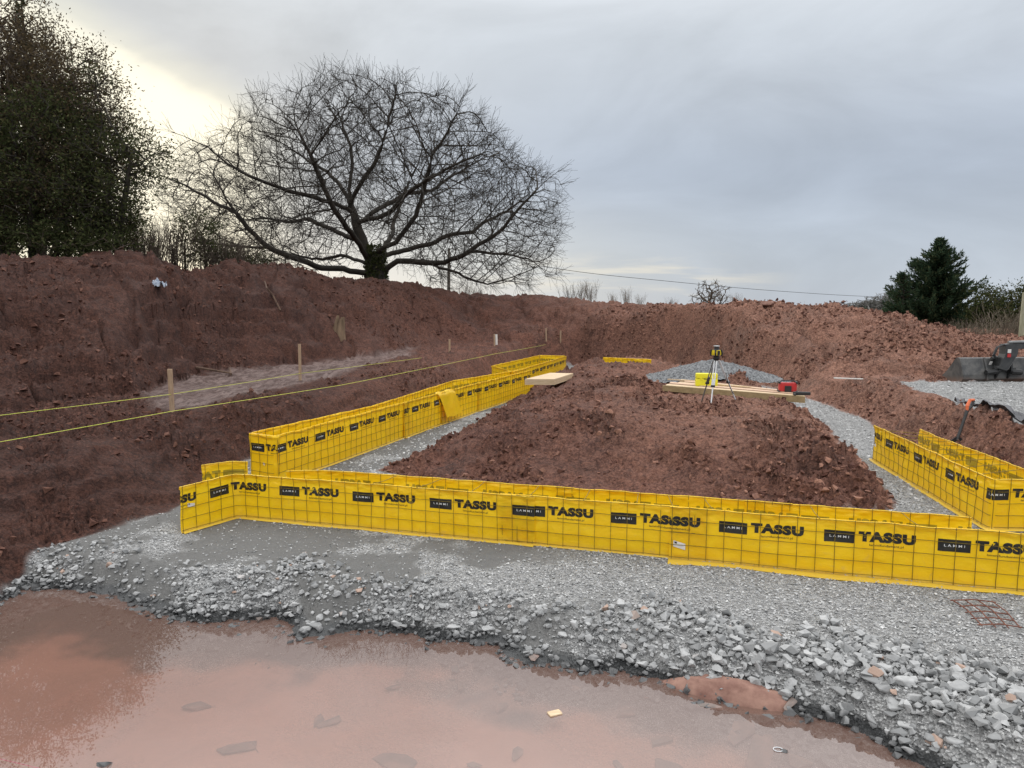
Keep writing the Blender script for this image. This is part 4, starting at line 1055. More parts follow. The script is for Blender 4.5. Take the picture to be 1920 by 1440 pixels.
# ------------------------------------------------------------------ odds and ends on the ground
m_rust = simple("rusty reinforcing bar", (0.13, 0.05, 0.035), (0.20, 0.085, 0.055), 18, 0.85)
c = [Vector(P(u, v, .03)) for u, v in ((1787, 1126), (1862, 1129), (1912, 1176), (1840, 1172))]
rt = empty('mesh_offcut', c[0]); tag(rt, 'rusty offcut of reinforcing mesh lying on the gravel before the front row', 'mesh offcut')
for k in range(5):
    f = k / 4; a = c[0].lerp(c[3], f) - c[0]; b = c[1].lerp(c[2], f) - c[0]; e_ = (b - a) * .12
    MB().tube([a - e_ * rnd.random() * 1.5, a.lerp(b, .5) + Vector((0, 0, .02)), b + e_ * rnd.random()], .0065, 5).build('bar', m_rust, rt)
for k in range(4):
    f = k / 3; a = c[0].lerp(c[1], f) - c[0]; b = c[3].lerp(c[2], f) - c[0]
    MB().tube([a - (b - a) * .04, a.lerp(b, .5) + Vector((0, 0, .03)), b + (b - a) * .08 * rnd.random()], .0065, 5).build('bar', m_rust, rt)
def crumple(name, loc, s, mat, lab, cat, seed, flat=.35, rz=0):
    gx_, gy_ = np.meshgrid(np.linspace(-1, 1, 22), np.linspace(-1, 1, 16)); 
    z_ = (np.abs(fbm(gx_ * 2.5, gy_ * 2.5, 3, seed)) * 2.2 + .2 * (1 - gx_ ** 2)) * flat
    Vc = np.stack([gx_.ravel() * s[0] * (1 + .1 * np.sin(gy_.ravel() * 5)), gy_.ravel() * s[1], z_.ravel() * s[2]], 1)
    i_ = np.arange(gx_.size).reshape(gx_.shape)
    o = mesh_np(name, Vc, np.stack([i_[:-1, :-1], i_[:-1, 1:], i_[1:, 1:], i_[1:, :-1]], -1).reshape(-1, 4), mat, smooth=True, loc=loc); o.rotation_euler = (rad(22), 0, rz); tag(o, lab, cat); return o
crumple('plastic_sheet', hit(296, 541, 14, 30), (.24, .16, .5), simple("pale blue plastic", (.25, .30, .38), (.42, .46, .52), 9, .4), 'scrap of pale blue plastic sheet near the top of the left bank', 'plastic scrap', 501, .35, .4)
m_dead = simple("dead wood", (.07, .042, .03), (.15, .095, .065), 8, .9, 0, .005)
def branch(pts, r, lab, name='fallen_branch', mat=None):
    h3 = [Vector(hit(u, v, 10, 40, .04 + l)) for u, v, l in pts]; o0 = h3[0].copy()
    o = MB().tube([p - o0 for p in h3], [r * (1 - .5 * i / len(h3)) for i in range(len(h3))], 6).build(name, mat or m_dead, loc=o0, smooth=True); tag(o, lab, 'branch'); return o
branch([(526, 585, 0), (512, 566, .08), (501, 553, .15), (497, 542, .2)], .04, 'dark broken branch sticking out of the left bank')
branch([(368, 696, .03), (400, 700, .06), (432, 704, .02)], .045, 'straight brown stick lying at the back edge of the pale mud')
branch([(433, 706, .02), (431, 699, .1)], .04, 'short stub standing at the end of the stick on the mud')
# broken stump poking out of the bank
x, y, z = hit(637, 630, 18, 40); rt = empty('tree_stump', (x, y, z - .3)); tag(rt, 'broken pale tree stump poking out of the bank above the mud', 'stump')
mb = MB(); 
for k in range(5):
    a_ = k * 1.25; mb.tube([(math.cos(a_) * .10, math.sin(a_) * .08, 0), (math.cos(a_) * .12 - .02, math.sin(a_) * .10, .55), (math.cos(a_) * .13 + .05, math.sin(a_) * .1, .85 + .25 * rnd.random())], [.15, .12, .04], 7)
mb.build('trunk', simple("torn stump wood", (.12, .08, .05), (.24, .165, .105), 6, .9, 0, .01, (1, 1, .3)), rt, True)
# single boulders
def boulder(loc, s, seed, mat, lab, group=None, name='boulder', cat='boulder', flat=.7):
    bm = bmesh.new(); V0, F0_ = hull(seed, flat, 14)
    vs = [bm.verts.new(v * np.array(s)) for v in V0]
    for f in F0_: bm.faces.new([vs[i] for i in f])
    bmesh.ops.bevel(bm, geom=bm.edges[:], offset=min(s) * .07, segments=1, affect='EDGES')
    me = bpy.data.meshes.new(name); bm.to_mesh(me); bm.free(); me.materials.append(mat)
    at = me.attributes.new('tint', 'FLOAT', 'POINT'); at.data.foreach_set('value', [((seed * 37) % 90) / 100.0] * len(me.vertices))
    o = bpy.data.objects.new(name, me); COL.objects.link(o); o.location = loc; o.rotation_euler = (0, 0, seed * 1.7); tag(o, lab, cat, group); return o
m_soilrock = simple("slab of red mudstone", (.17, .085, .066), (.30, .175, .135), 6, .9, 0, .012)
x, y, z = hit(1438, 572, 25, 36); boulder((x, y, z + .05), (.42, .3, .2), 31, m_soilrock, 'reddish slab on the crest of the back heap', name='soil_block', cat='soil block')
x, y, z = hit(1300, 1290, 5, 8)
gx_, gy_ = np.meshgrid(np.linspace(-.72, .55, 70), np.linspace(-.22, .22, 34))
gz_ = .15 * np.clip(1 - (gx_ / .62) ** 2 - (gy_ / .17) ** 2, -.4, 1) + .03 * fbm(gx_ * 6, gy_ * 8, 4, 333) + .02 * clods(gx_ * 11, gy_ * 11, 335)
i_ = np.arange(gx_.size).reshape(gx_.shape); lx, ly_, _ = P(1372, 1300, WATER)
Vc = np.stack([gx_.ravel(), gy_.ravel(), gz_.ravel()], 1)
o = mesh_np('earth_lump', Vc, np.stack([i_[:-1, :-1], i_[:-1, 1:], i_[1:, 1:], i_[1:, :-1]], -1).reshape(-1, 4), m_soilrock, smooth=True, loc=(lx, ly_ - .02, WATER - .02)); o.rotation_euler = (0, 0, rad(-22)); tag(o, 'wet tongue of red earth sliding into the puddle from the rubble', 'earth lump')
# bigger pieces of rubble one can tell apart
spots = [(150, 1088), (88, 1085), (120, 1078), (212, 1070), (255, 1120), (235, 1098), (330, 1135), (362, 1128), (345, 1090), (360, 1122), (262, 1150), (378, 1150), (390, 1115), (462, 1130), (448, 1182), (513, 1194),
         (573, 1190), (590, 1180), (600, 1165), (640, 1160), (703, 1160), (850, 1182), (840, 1200), (915, 1190), (905, 1175), (1022, 1222), (1055, 1195), (1110, 1240), (1170, 1190), (1205, 1205), (1225, 1220), (1190, 1235),
         (1262, 1255), (1283, 1235), (1300, 1210), (1405, 1243), (1450, 1250), (1472, 1295), (1520, 1305), (1575, 1305), (1610, 1320), (1635, 1290), (1682, 1340), (1655, 1260), (1600, 1215), (1720, 1320), (1760, 1310),
         (1800, 1300), (1818, 1345), (1850, 1290), (1700, 1375), (1750, 1390), (1790, 1400), (1845, 1370), (1880, 1340), (1905, 1310), (1870, 1400), (1640, 1360), (1560, 1270), (1500, 1280), (1700, 1290), (1660, 1300)]
labs = 'large pale grey stone among the rubble beside the puddle'
for i, (u, v) in enumerate(spots):
    x, y, z = hit(u, v, 4.2, 10.5); s = (.055 + .045 * rnd.random()) * (1.05 if u > 1400 else 0.9)
    boulder((x, y + s * .3, z + s * .25), (s * 1.15, s, s * .8), i + 3, m_stone, labs, 'larger stones in the rubble beside the puddle', 'stone', 'stone', .62)
m_sub = simple("silted submerged stone", (0.15, 0.135, 0.125), (0.34, 0.235, 0.20), 3.5, 0.9)
for i, (u, v, s) in enumerate([(740, 1420, .21), (970, 1405, .09), (890, 1428, .07), (940, 1330, .12), (1170, 1345, .12), (1000, 1260, .10), (1240, 1390, .11), (1260, 1450, .3), (620, 1345, .12), (1080, 1300, .09), (1390, 1380, .18), (1480, 1375, .08),
                               (1420, 1425, .3), (1330, 1345, .12), (600, 1340, .09), (370, 1320, .13), (1160, 1430, .08), (450, 1390, .16), (860, 1290, .1), (740, 1290, .08), (1500, 1440, .14), (1480, 1350, .12)]):
    x, y, z = P(u, v, WATER - .11)
    boulder((x, y, Hz(x, y) + .012), (s * 1.2, s * .75, s * .38), i + 70, m_sub, 'flat silted stone lying under the pink water', 'stones under the water', 'sunken_stone', 'stone', .5)
for i, (u, v, s) in enumerate([(195, 1432, .075), (790, 1178, .06), (448, 1190, .05), (516, 1196, .055), (580, 1205, .06), (610, 1212, .045), (1140, 1281, .045), (1470, 1408, .05), (1760, 1432, .07), (265, 1152, .07), (1100, 1262, .05)]):
    x, y, z = P(u, v, WATER); boulder((x, y, WATER - .01), (s, s * .8, s * .8), i + 120, m_stone, 'wet grey stone standing just clear of the water', 'stones standing out of the puddle', 'stone', 'stone', .6)
x, y, z = P(1040, 1338, WATER); o = MB().box((0, 0, 0), (.11, .07, .012), Matrix.Rotation(.4, 3, 'Z'), .003).build('wood_chip', m_ply, loc=(x, y, WATER + .004)); tag(o, 'splintered pale wood chip floating on the pink water', 'wood chip')
x, y, z = P(1459, 1406, WATER); mb = MB(); mb.tube([(.036 * math.cos(k * .5236), .026 * math.sin(k * .5236), 0) for k in range(13)], .004, 5); o = mb.build('tin_lid', m_alu, loc=(x, y, WATER + .004)); tag(o, 'small pale ring floating near the bottom right of the puddle', 'ring')
# white flecks of litter on far slopes
print("objects", time.time() - T0)
# ------------------------------------------------------------------ trees
m_bark = simple("dark bark", (0.020, 0.017, 0.013), (0.046, 0.038, 0.029), 3, 0.9, 0, 0.01)
m_twig = simple("brown twigs", (0.060, 0.045, 0.035), (0.11, 0.085, 0.062), 3, 0.9)
m_pale = simple("pale dry stems", (0.12, 0.10, 0.075), (0.20, 0.165, 0.12), 3, 0.9)
def leaf_mat(name, a, b, c):
    m, t, out = new_mat(name); ti = t.attr('tint')
    col = t.mix(t.step(ti, 0.0, 0.6, 0, 1, 'LINEAR'), a, b); col = t.mix(t.step(ti, 0.8, 0.95), col, c)
    d = t.add('ShaderNodeBsdfDiffuse'); t.put(d.inputs[0], col); tl = t.add('ShaderNodeBsdfTranslucent'); t.put(tl.inputs[0], col)
    mx = t.add('ShaderNodeMixShader'); mx.inputs[0].default_value = .3; t.l.new(d.outputs[0], mx.inputs[1]); t.l.new(tl.outputs[0], mx.inputs[2]); t.l.new(mx.outputs[0], out.inputs[0]); return m
m_ivy = leaf_mat("ivy leaves", (0.032, 0.042, 0.018), (0.065, 0.075, 0.032), (0.10, 0.095, 0.045))
m_catkin = leaf_mat("brown catkins and old leaves", (0.055, 0.044, 0.028), (0.095, 0.072, 0.042), (0.14, 0.105, 0.062))
m_needle = leaf_mat("dark conifer sprays", (0.022, 0.042, 0.026), (0.045, 0.072, 0.040), (0.09, 0.10, 0.05))

def colonize(seeds, attr, D, dk, di, iters=120, jit=0.12, up=0.0, out_c=None, out_w=0.3):
    pos = [np.array(s[0], float) for s in seeds]; par = [s[1] for s in seeds]
    Pn = np.array(pos); nd = np.full(len(attr), 1e9); ni = np.zeros(len(attr), int)
    def upd(start, arr):
        nonlocal nd, ni
        if not len(arr): return
        d = ((attr[:, None, :] - arr[None]) ** 2).sum(-1); j = d.argmin(1); dm = np.sqrt(d[np.arange(len(attr)), j])
        b = dm < nd; nd = np.where(b, dm, nd); ni = np.where(b, j + start, ni)
    for c in range(0, len(pos), 150): upd(c, Pn[c:c + 150])
    kids = {}
    for it in range(iters):
        keep = nd > dk; attr = attr[keep]; nd = nd[keep]; ni = ni[keep]
        if not len(attr): break
        act = nd < di
        if not act.any(): break
        v = attr[act] - Pn[ni[act]]; v /= np.linalg.norm(v, axis=1, keepdims=True) + 1e-9
        u_, inv = np.unique(ni[act], return_inverse=True)
        sm = np.zeros((len(u_), 3)); np.add.at(sm, inv, v)
        ln = np.linalg.norm(sm, axis=1, keepdims=True); sm = sm / (ln + 1e-9) + rng.normal(0, jit, sm.shape); sm[:, 2] += up
        if out_c is not None:
            o_ = Pn[u_] - np.array(out_c); sm += out_w * o_ / (np.linalg.norm(o_, axis=1, keepdims=True) + 1e-9)
        sm /= np.linalg.norm(sm, axis=1, keepdims=True) + 1e-9
        new = Pn[u_] + sm * D; sel = []
        for k in range(len(u_)):
            ks = kids.setdefault(int(u_[k]), [])
            if len(ks) >= 3 or any(((new[k] - q) ** 2).sum() < (0.35 * D) ** 2 for q in ks): continue
            ks.append(new[k]); sel.append(k)
        if not sel: break
        st = len(Pn); new = new[sel]; Pn = np.concatenate([Pn, new]); par.extend([int(x) for x in u_[sel]])
        upd(st, new)
    return Pn, par
def twigs(Pn, par, n, L, seg=3, droop=0.0, spread=0.8, out_c=None):
    """short zigzag twigs on every tip and some side shoots"""
    N = len(Pn); ch = np.zeros(N, int)
    for p in par:
        if p >= 0: ch[p] += 1
    P2 = list(Pn); p2 = list(par)
    for i in range(N):
        k = n if ch[i] == 0 else (1 if (ch[i] == 1 and rnd.random() < 0.45) else 0)
        if par[i] < 0: continue
        d0 = Pn[i] - Pn[par[i]]; d0 = d0 / (np.linalg.norm(d0) + 1e-9)
        if k == 1 and i < N * 0.12: k = 0
        if out_c is not None:
            oo = Pn[i] - np.array(out_c); d0 = d0 * .6 + oo / (np.linalg.norm(oo) + 1e-9) * .7
        for _ in range(k):
            d = d0 + rng.normal(0, spread, 3); cur = i; q = np.array(Pn[i])
            for s_ in range(seg):
                d = d / (np.linalg.norm(d) + 1e-9) + rng.normal(0, 0.25, 3); d[2] -= droop
                q = q + d / np.linalg.norm(d) * L * rnd.uniform(.6, 1.2) / seg
                P2.append(q.copy()); p2.append(cur); cur = len(P2) - 1
                if s_ == 0 and rnd.random() < 0.5:
                    e_ = d + rng.normal(0, .8, 3); P2.append(q + e_ / np.linalg.norm(e_) * L * .45); p2.append(cur)
    return np.array(P2), p2
def tree_mesh(Pn, par, tip, ex=2.2, rmin=0.0):
    N = len(Pn); w_ = np.zeros(N); ch = [[] for _ in range(N)]
    for i, p in enumerate(par):
        if p >= 0: ch[p].append(i)
    order = list(range(N - 1, -1, -1))
    for i in order:
        if not ch[i]: w_[i] = 1
        if par[i] >= 0: w_[par[i]] += w_[i]
    r = np.maximum(tip * w_ ** (1 / ex), rmin)
    chains = []
    stack = [i for i in range(N) if par[i] < 0]; st = [(i, None) for i in stack]
    while st:
        i, start = st.pop(); c = [start] if start is not None else []; c.append(i); cur = i
        while ch[cur]:
            ks = sorted(ch[cur], key=lambda q: -w_[q])
            for k in ks[1:]: st.append((k, cur))
            cur = ks[0]; c.append(cur)
        if len(c) > 1: chains.append(c)
    VS, FS, off = [], [], 0
    bysz = {}
    for c in chains:
        rm = r[c[1]]; n = 8 if rm > .12 else 5 if rm > .04 else 3
        p = Pn[c]; rr = r[c].copy()
        if len(c) > 1: rr[0] = min(rr[0], rr[1] * 1.25)
        d = np.gradient(p, axis=0); d /= np.linalg.norm(d, axis=1, keepdims=True) + 1e-9
        ref = np.where(np.abs(d[:, 2:3]) > 0.9, np.array([[1.0, 0, 0]]), np.array([[0, 0, 1.0]]))
        a = np.cross(d, ref); a /= np.linalg.norm(a, axis=1, keepdims=True) + 1e-9; b = np.cross(d, a)
        th = np.arange(n) * 2 * math.pi / n
        ring = p[:, None] + rr[:, None, None] * (np.cos(th)[None, :, None] * a[:, None] + np.sin(th)[None, :, None] * b[:, None])
        idx = np.arange(len(c) * n).reshape(len(c), n) + off
        q = np.stack([idx[:-1], np.roll(idx[:-1], -1, 1), np.roll(idx[1:], -1, 1), idx[1:]], -1).reshape(-1, 4)
        VS.append(ring.reshape(-1, 3)); FS.append(q); off += len(c) * n
    return np.concatenate(VS), np.concatenate(FS), w_, r
def leaves(cent, n_each, spread, size, tint_fn=None, flat=0.0, aspect=0.55, dirs=None):
    c = np.repeat(cent, n_each, 0) + rng.normal(0, spread, (len(cent) * n_each, 3)); m = len(c)
    a = rng.normal(0, 1, (m, 3)); 
    if dirs is not None: a = np.repeat(dirs, n_each, 0) + rng.normal(0, .35, (m, 3))
    a /= np.linalg.norm(a, axis=1, keepdims=True)
    b = np.cross(a, rng.normal(0, 1, (m, 3))); b /= np.linalg.norm(b, axis=1, keepdims=True) + 1e-9
    s = size * rng.uniform(.6, 1.4, (m, 1)); a = a * s; b = b * s * aspect
    V_ = np.stack([c - a, c - b * .8, c + a, c + b * .8], 1).reshape(-1, 3)
    F_ = np.arange(m * 4).reshape(m, 4)
    t_ = np.repeat(np.clip(rng.random(m), 0, 1), 4)
    return V_, F_, t_
def sub(pts, D):
    out_ = [np.array(pts[0], float)]
    for a, b in zip(pts[:-1], pts[1:]):
        a, b = np.array(a, float), np.array(b, float); n = max(1, int(round(np.linalg.norm(b - a) / D)))
        for k in range(1, n + 1): out_.append(a + (b - a) * k / n + (rng.normal(0, D * .07, 3) if k < n else 0))
    return out_

# --- the great bare oak
OY = 42.0; bx0, _, bz0 = PY(705, 522, OY); bz0 -= 0.5
K = 42.0 / FPX / 2.4 * 1.01
def zp(x, y, d=0.0): return ((x - 980) * K * .98, d, (1010 - y) * K * .93 + .5)
limbs = [
    ([(980, 1050, 0), (980, 1000, 0), (968, 940, 0), (930, 870, 0), (905, 790, .1), (885, 710, .2), (868, 655, .2)], None),
    ([(868, 655, .2), (835, 600, .6), (795, 545, 1.0), (720, 480, 1.6), (640, 430, 2.2), (560, 370, 2.6)], 0),
    ([(868, 655, .2), (905, 610, -.3), (950, 555, -.8), (1010, 480, -1.2), (1045, 400, -1.5), (1085, 280, -1.8), (1110, 180, -2)], 0),
    ([(868, 655, .2), (862, 560, .6), (870, 470, .9), (860, 380, 1.2), (820, 290, 1.6), (790, 190, 2)], 0),
    ([(980, 990, 0), (930, 985, -.3), (850, 968, -.9), (765, 968, -1.4), (715, 945, -1.7), (620, 910, -2), (560, 880, -2.2), (480, 800, -2.4), (415, 700, -2.6), (370, 610, -2.6), (330, 540, -2.6)], 0),
    ([(570, 885, -2.2), (450, 880, -3.0), (340, 870, -3.3), (220, 850, -3.4)], 4),
    ([(430, 730, -2.5), (330, 680, -2.2), (220, 610, -2.0), (110, 560, -1.8)], 4),
    ([(955, 940, 0), (900, 925, .8), (840, 905, 1.6), (780, 888, 2.2), (680, 905, 3), (560, 885, 3.8), (420, 850, 4.4), (300, 800, 4.8)], 0),
    ([(915, 830, .1), (860, 815, .6), (790, 785, 1.2), (700, 742, 2), (625, 708, 2.6), (520, 715, 3.4), (400, 690, 4), (260, 690, 4.4)], 0),
    ([(885, 700, .1), (820, 670, -.6), (740, 648, -1.2), (640, 630, -2), (540, 592, -2.8), (440, 540, -3.4), (370, 470, -3.8), (250, 420, -4)], 0),
    ([(980, 960, 0), (990, 900, -.3), (1030, 868, -.7), (1085, 850, -1.0), (1130, 795, -1.3), (1180, 735, -1.6), (1215, 640, -2), (1240, 560, -2.4), (1260, 500, -2.8), (1330, 400, -3.2), (1400, 260, -3.6)], 0),
    ([(985, 950, 0), (1020, 900, .5), (1090, 872, 1.2), (1200, 838, 2), (1290, 785, 2.8), (1400, 765, 3.4), (1470, 705, 3.8), (1570, 650, 4.2), (1680, 560, 4.4)], 0),
    ([(990, 1000, 0), (1040, 955, 0), (1080, 930, -.2), (1180, 937, -.6), (1300, 942, -1.2), (1380, 912, -1.6), (1480, 850, -2), (1560, 792, -2.4), (1640, 692, -2.6), (1720, 610, -2.8), (1780, 560, -2.8)], 0),
    ([(1200, 940, -.8), (1300, 968, 0), (1400, 1010, .8), (1480, 1035, 1.2)], 12),
    ([(1440, 905, -1.9), (1560, 912, -2.6), (1660, 935, -3), (1740, 990, -3.2)], 12),
    ([(905, 760, .1), (960, 690, 1), (1020, 640, 1.8), (1090, 580, 2.6), (1200, 560, 3.4), (1310, 470, 4), (1450, 380, 4.6)], 0),
    ([(915, 745, 0), (1000, 740, -1), (1080, 720, -2), (1150, 660, -3), (1250, 610, -4), (1380, 560, -5), (1500, 520, -5.6)], 0),
    ([(950, 930, 0), (930, 860, -1.2), (900, 800, -2.6), (860, 700, -4), (820, 560, -5), (760, 400, -5.4)], 0),
    ([(960, 930, 0), (1000, 860, 1.4), (1020, 780, 3), (1010, 680, 4.6), (1060, 520, 5.6), (1120, 380, 6)], 0),
]
seeds = []; first = []
for pts_, pi in limbs:
    L3 = sub([zp(*p) for p in pts_], .45)
    if pi is None: par0 = -1
    else:
        c_ = first[pi]; par0 = min(range(c_[0], c_[1]), key=lambda i: ((seeds[i][0] - L3[0]) ** 2).sum()); L3 = L3[1:]
    s0 = len(seeds)
    for k, p in enumerate(L3): seeds.append((p, par0 if k == 0 else len(seeds) - 1))
    first.append((s0, len(seeds)))
ys_ = [50, 90, 130, 180, 240, 300, 380, 440, 500, 560, 640, 720, 800, 880, 950, 1000, 1060]
xl = [850, 730, 690, 650, 460, 400, 330, 150, 80, 40, 40, 80, 140, 180, 330, 1080, 1300]
xr = [960, 1180, 1240, 1420, 1480, 1570, 1600, 1680, 1760, 1810, 1830, 1840, 1840, 1810, 1800, 1800, 1700]
at_ = []
while len(at_) < 8200:
    y = rnd.uniform(45, 1050); l_, r_ = np.interp(y, ys_, xl), np.interp(y, ys_, xr); f = rnd.uniform(-1, 1)
    if rnd.random() > (r_ - l_) / 1800: continue
    x = (l_ + r_) / 2 + f * (r_ - l_) / 2
    dm = 8.2 * math.sqrt(max(0, 1 - f * f)) * min(1, (r_ - l_) / 1400 + .2); d = rnd.uniform(-dm, dm)
    rr_ = math.hypot((x - 960) / 900, (1000 - y) / 950)
    if rr_ < .22 or (y > 900 and rnd.random() < .6): continue
    at_.append(zp(980 + (x - 980) * .94, 1010 - (1010 - y) * .90, d))
OC = (0, 0, 1.5)
Pn, par = colonize(seeds, np.array(at_), .42, .50, 6.0, 130, .05, 0.0, OC, .55)
Pn, par = twigs(Pn, par, 6, 1.3, 4, -0.02, .40, OC)
V_, F_, w_, r_ = tree_mesh(Pn, par, .0058, 2.27, .0046)
oak = empty('oak_tree', (bx0, OY, bz0)); tag(oak, 'huge spreading bare oak standing alone on the crest of the red bank', 'tree')
mesh_np('trunk', V_, F_, m_bark, oak, smooth=True)
# swollen foot of the trunk with ivy
a_ = np.linspace(0, 6.283, 500); hgt_ = rng.uniform(-.2, 2.1, 900); ang = rng.uniform(0, 6.283, 900)
rad_ = .62 - .06 * hgt_ + .05 * np.sin(ang * 3)
cc = np.stack([np.cos(ang) * rad_ + .0, np.sin(ang) * rad_, hgt_ + .3], 1)
lv = leaves(cc, 3, .07, .09); mesh_np('ivy', lv[0], lv[1], m_ivy, oak, attrs={'tint': lv[2]})
MB().tube([(0, 0, -.6), (0, 0, .3), (-.03, 0, 1.2), (-.1, 0, 2.0)], [.85, .64, .55, .5], 14).build('root_flare', m_bark, oak, True)
print("oak", len(Pn), time.time() - T0)

def leafy_tree(name, lab, cat, base, blobs, nat, D, stems, leafm, n_leaf, lsize, lspread, tip=.012, group=None, bark=None, twn=2, twl=.6, up=0.05, dk=None, crown='crown', aspect=.5):
    """blobs: ellipsoids (x,y,z,rx,ry,rz) relative to base filled with growth"""
    at_ = []; vols = np.array([b[3] * b[4] * b[5] for b in blobs]); vols = vols / vols.sum()
    for b, vv in zip(blobs, vols):
        k = int(nat * vv); q = rng.normal(0, 1, (k, 3)); q /= np.linalg.norm(q, axis=1, keepdims=True); q *= rng.random((k, 1)) ** .42
        at_.append(q * np.array(b[3:]) + np.array(b[:3]))
    at_ = np.concatenate(at_); at_ = at_[at_[:, 2] > .3]
    seeds = []
    for (sx_, sy_, tx_, ty_, th_) in stems:
        L3 = sub([(sx_, sy_, -.4), (sx_ + (tx_ - sx_) * .3, sy_ + (ty_ - sy_) * .3, th_ * .4), (tx_, ty_, th_)], D)
        for k, p in enumerate(L3): seeds.append((p, -1 if k == 0 else len(seeds) - 1))
    ns_ = len(seeds)
    Pn, par = colonize(seeds, at_, D, D * 1.15, D * 16, 90, .2, up)
    nleaf0 = len(Pn)
    Pn, par = twigs(Pn, par, twn, twl, 3, 0.0, .6)
    V_, F_, w_, r_ = tree_mesh(Pn, par, tip, 2.2, tip * .8)
    rt = empty(name, base); tag(rt, lab, cat, group)
    mesh_np('trunk', V_, F_, bark or m_bark, rt, smooth=True)
    if n_leaf:
        tips = Pn[(w_ <= 4) & (np.arange(len(Pn)) > ns_)]
        lv = leaves(tips, n_leaf, lspread, lsize, aspect=aspect)
        mesh_np(crown, lv[0], lv[1], leafm, rt, attrs={'tint': lv[2]})
    return rt
def gz(u, v, Y): p = PY(u, v, Y); return p
# tall left group, from the left edge inwards
G = 'ivy-clad trees crowding the top left'
def Bk(base, u, v, Y, ru, rv, ry): 
    p = PY(u, v, Y); k = Y / FPX; return (p[0] - base[0], p[1] - base[1], p[2] - base[2], ru * k * 1.08, ry, rv * k)
b = PY(20, 486, 29.0)
leafy_tree('hedgerow_tree', 'tallest brown ivy-clad tree cut off by the left edge of the picture', 'tree', b,
           [Bk(b, -20, 150, 29, 130, 150, 2.4), Bk(b, 60, 260, 28.5, 110, 160, 2.2), Bk(b, -60, 330, 28.5, 120, 150, 2.2), Bk(b, 70, 160, 28.5, 55, 80, 1.6)], 2300, .40, [(-1.2, 0, -1.6, .2, 5), (.2, -.3, .4, 0, 6), (.9, .2, 1.2, .3, 4.5), (-.4, .3, -.3, .6, 6)], m_catkin, 9, .058, .25, .011, G, m_twig, 5, 1.2, .12)
b = PY(165, 484, 28.0)
leafy_tree('hedgerow_tree', 'second brown tree in from the left edge, its top below the small dark conifer tip', 'tree', b,
           [Bk(b, 140, 195, 28, 46, 100, 1.6), Bk(b, 165, 280, 27.8, 62, 100, 1.8), Bk(b, 140, 370, 27.5, 84, 100, 1.8)], 1300, .40, [(-.8, 0, -.7, .2, 4.5), (0, -.2, .4, 0, 5.5), (.5, .2, 1.0, .3, 4)], m_catkin, 9, .055, .22, .010, G, m_twig, 5, 1.1, .12)
b = PY(215, 482, 27.0)
leafy_tree('hedgerow_tree', 'ivy-green tree on the right of the group, reaching towards the bright gap in the clouds', 'tree', b,
           [Bk(b, 205, 300, 27, 50, 70, 1.4), Bk(b, 252, 305, 27, 36, 40, 1.2), Bk(b, 195, 390, 26.5, 55, 80, 1.4), Bk(b, 178, 165, 27, 16, 40, .7)], 1300, .36, [(-.3, 0, -.2, .2, 3.0), (.2, -.2, .8, 0, 3.4)], m_ivy, 9, .055, .20, .009, G, m_bark, 4, .95, .06)
b = PY(60, 488, 26.2)
leafy_tree('hedgerow_tree', 'dense dark ivy-covered understorey tree at the left edge', 'tree', b,
           [Bk(b, 20, 330, 26.5, 100, 120, 1.8), Bk(b, 110, 350, 26.5, 80, 100, 1.6), Bk(b, 100, 250, 26.5, 70, 80, 1.5)], 1300, .40, [(-1, 0, -1.4, 0, 2.5), (0, 0, .1, .2, 3), (.8, 0, 1.5, 0, 2.5)], m_ivy, 9, .064, .24, .010, G, m_bark, 3, .6, .05)
for (u, v, w1_, w2_, lab) in ((30, 462, 110, 42, 'dark bramble thicket at the far left along the top of the bank'), (150, 462, 90, 34, 'dark bramble thicket under the second brown tree'), ):
    b = PY(u, 490, 25.6)
    leafy_tree('bramble_thicket', lab, 'bramble', b, [Bk(b, u, v, 25.8, w1_, w2_, 1.0)], 420, .28, [(-1.2, 0, -1.3, 0, .4), (0, 0, 0, .2, .4), (1.2, 0, 1.3, 0, .4)], m_ivy, 9, .06, .17, .008, 'bramble thickets on the bank', m_twig, 3, .5, .0, crown='leaves')
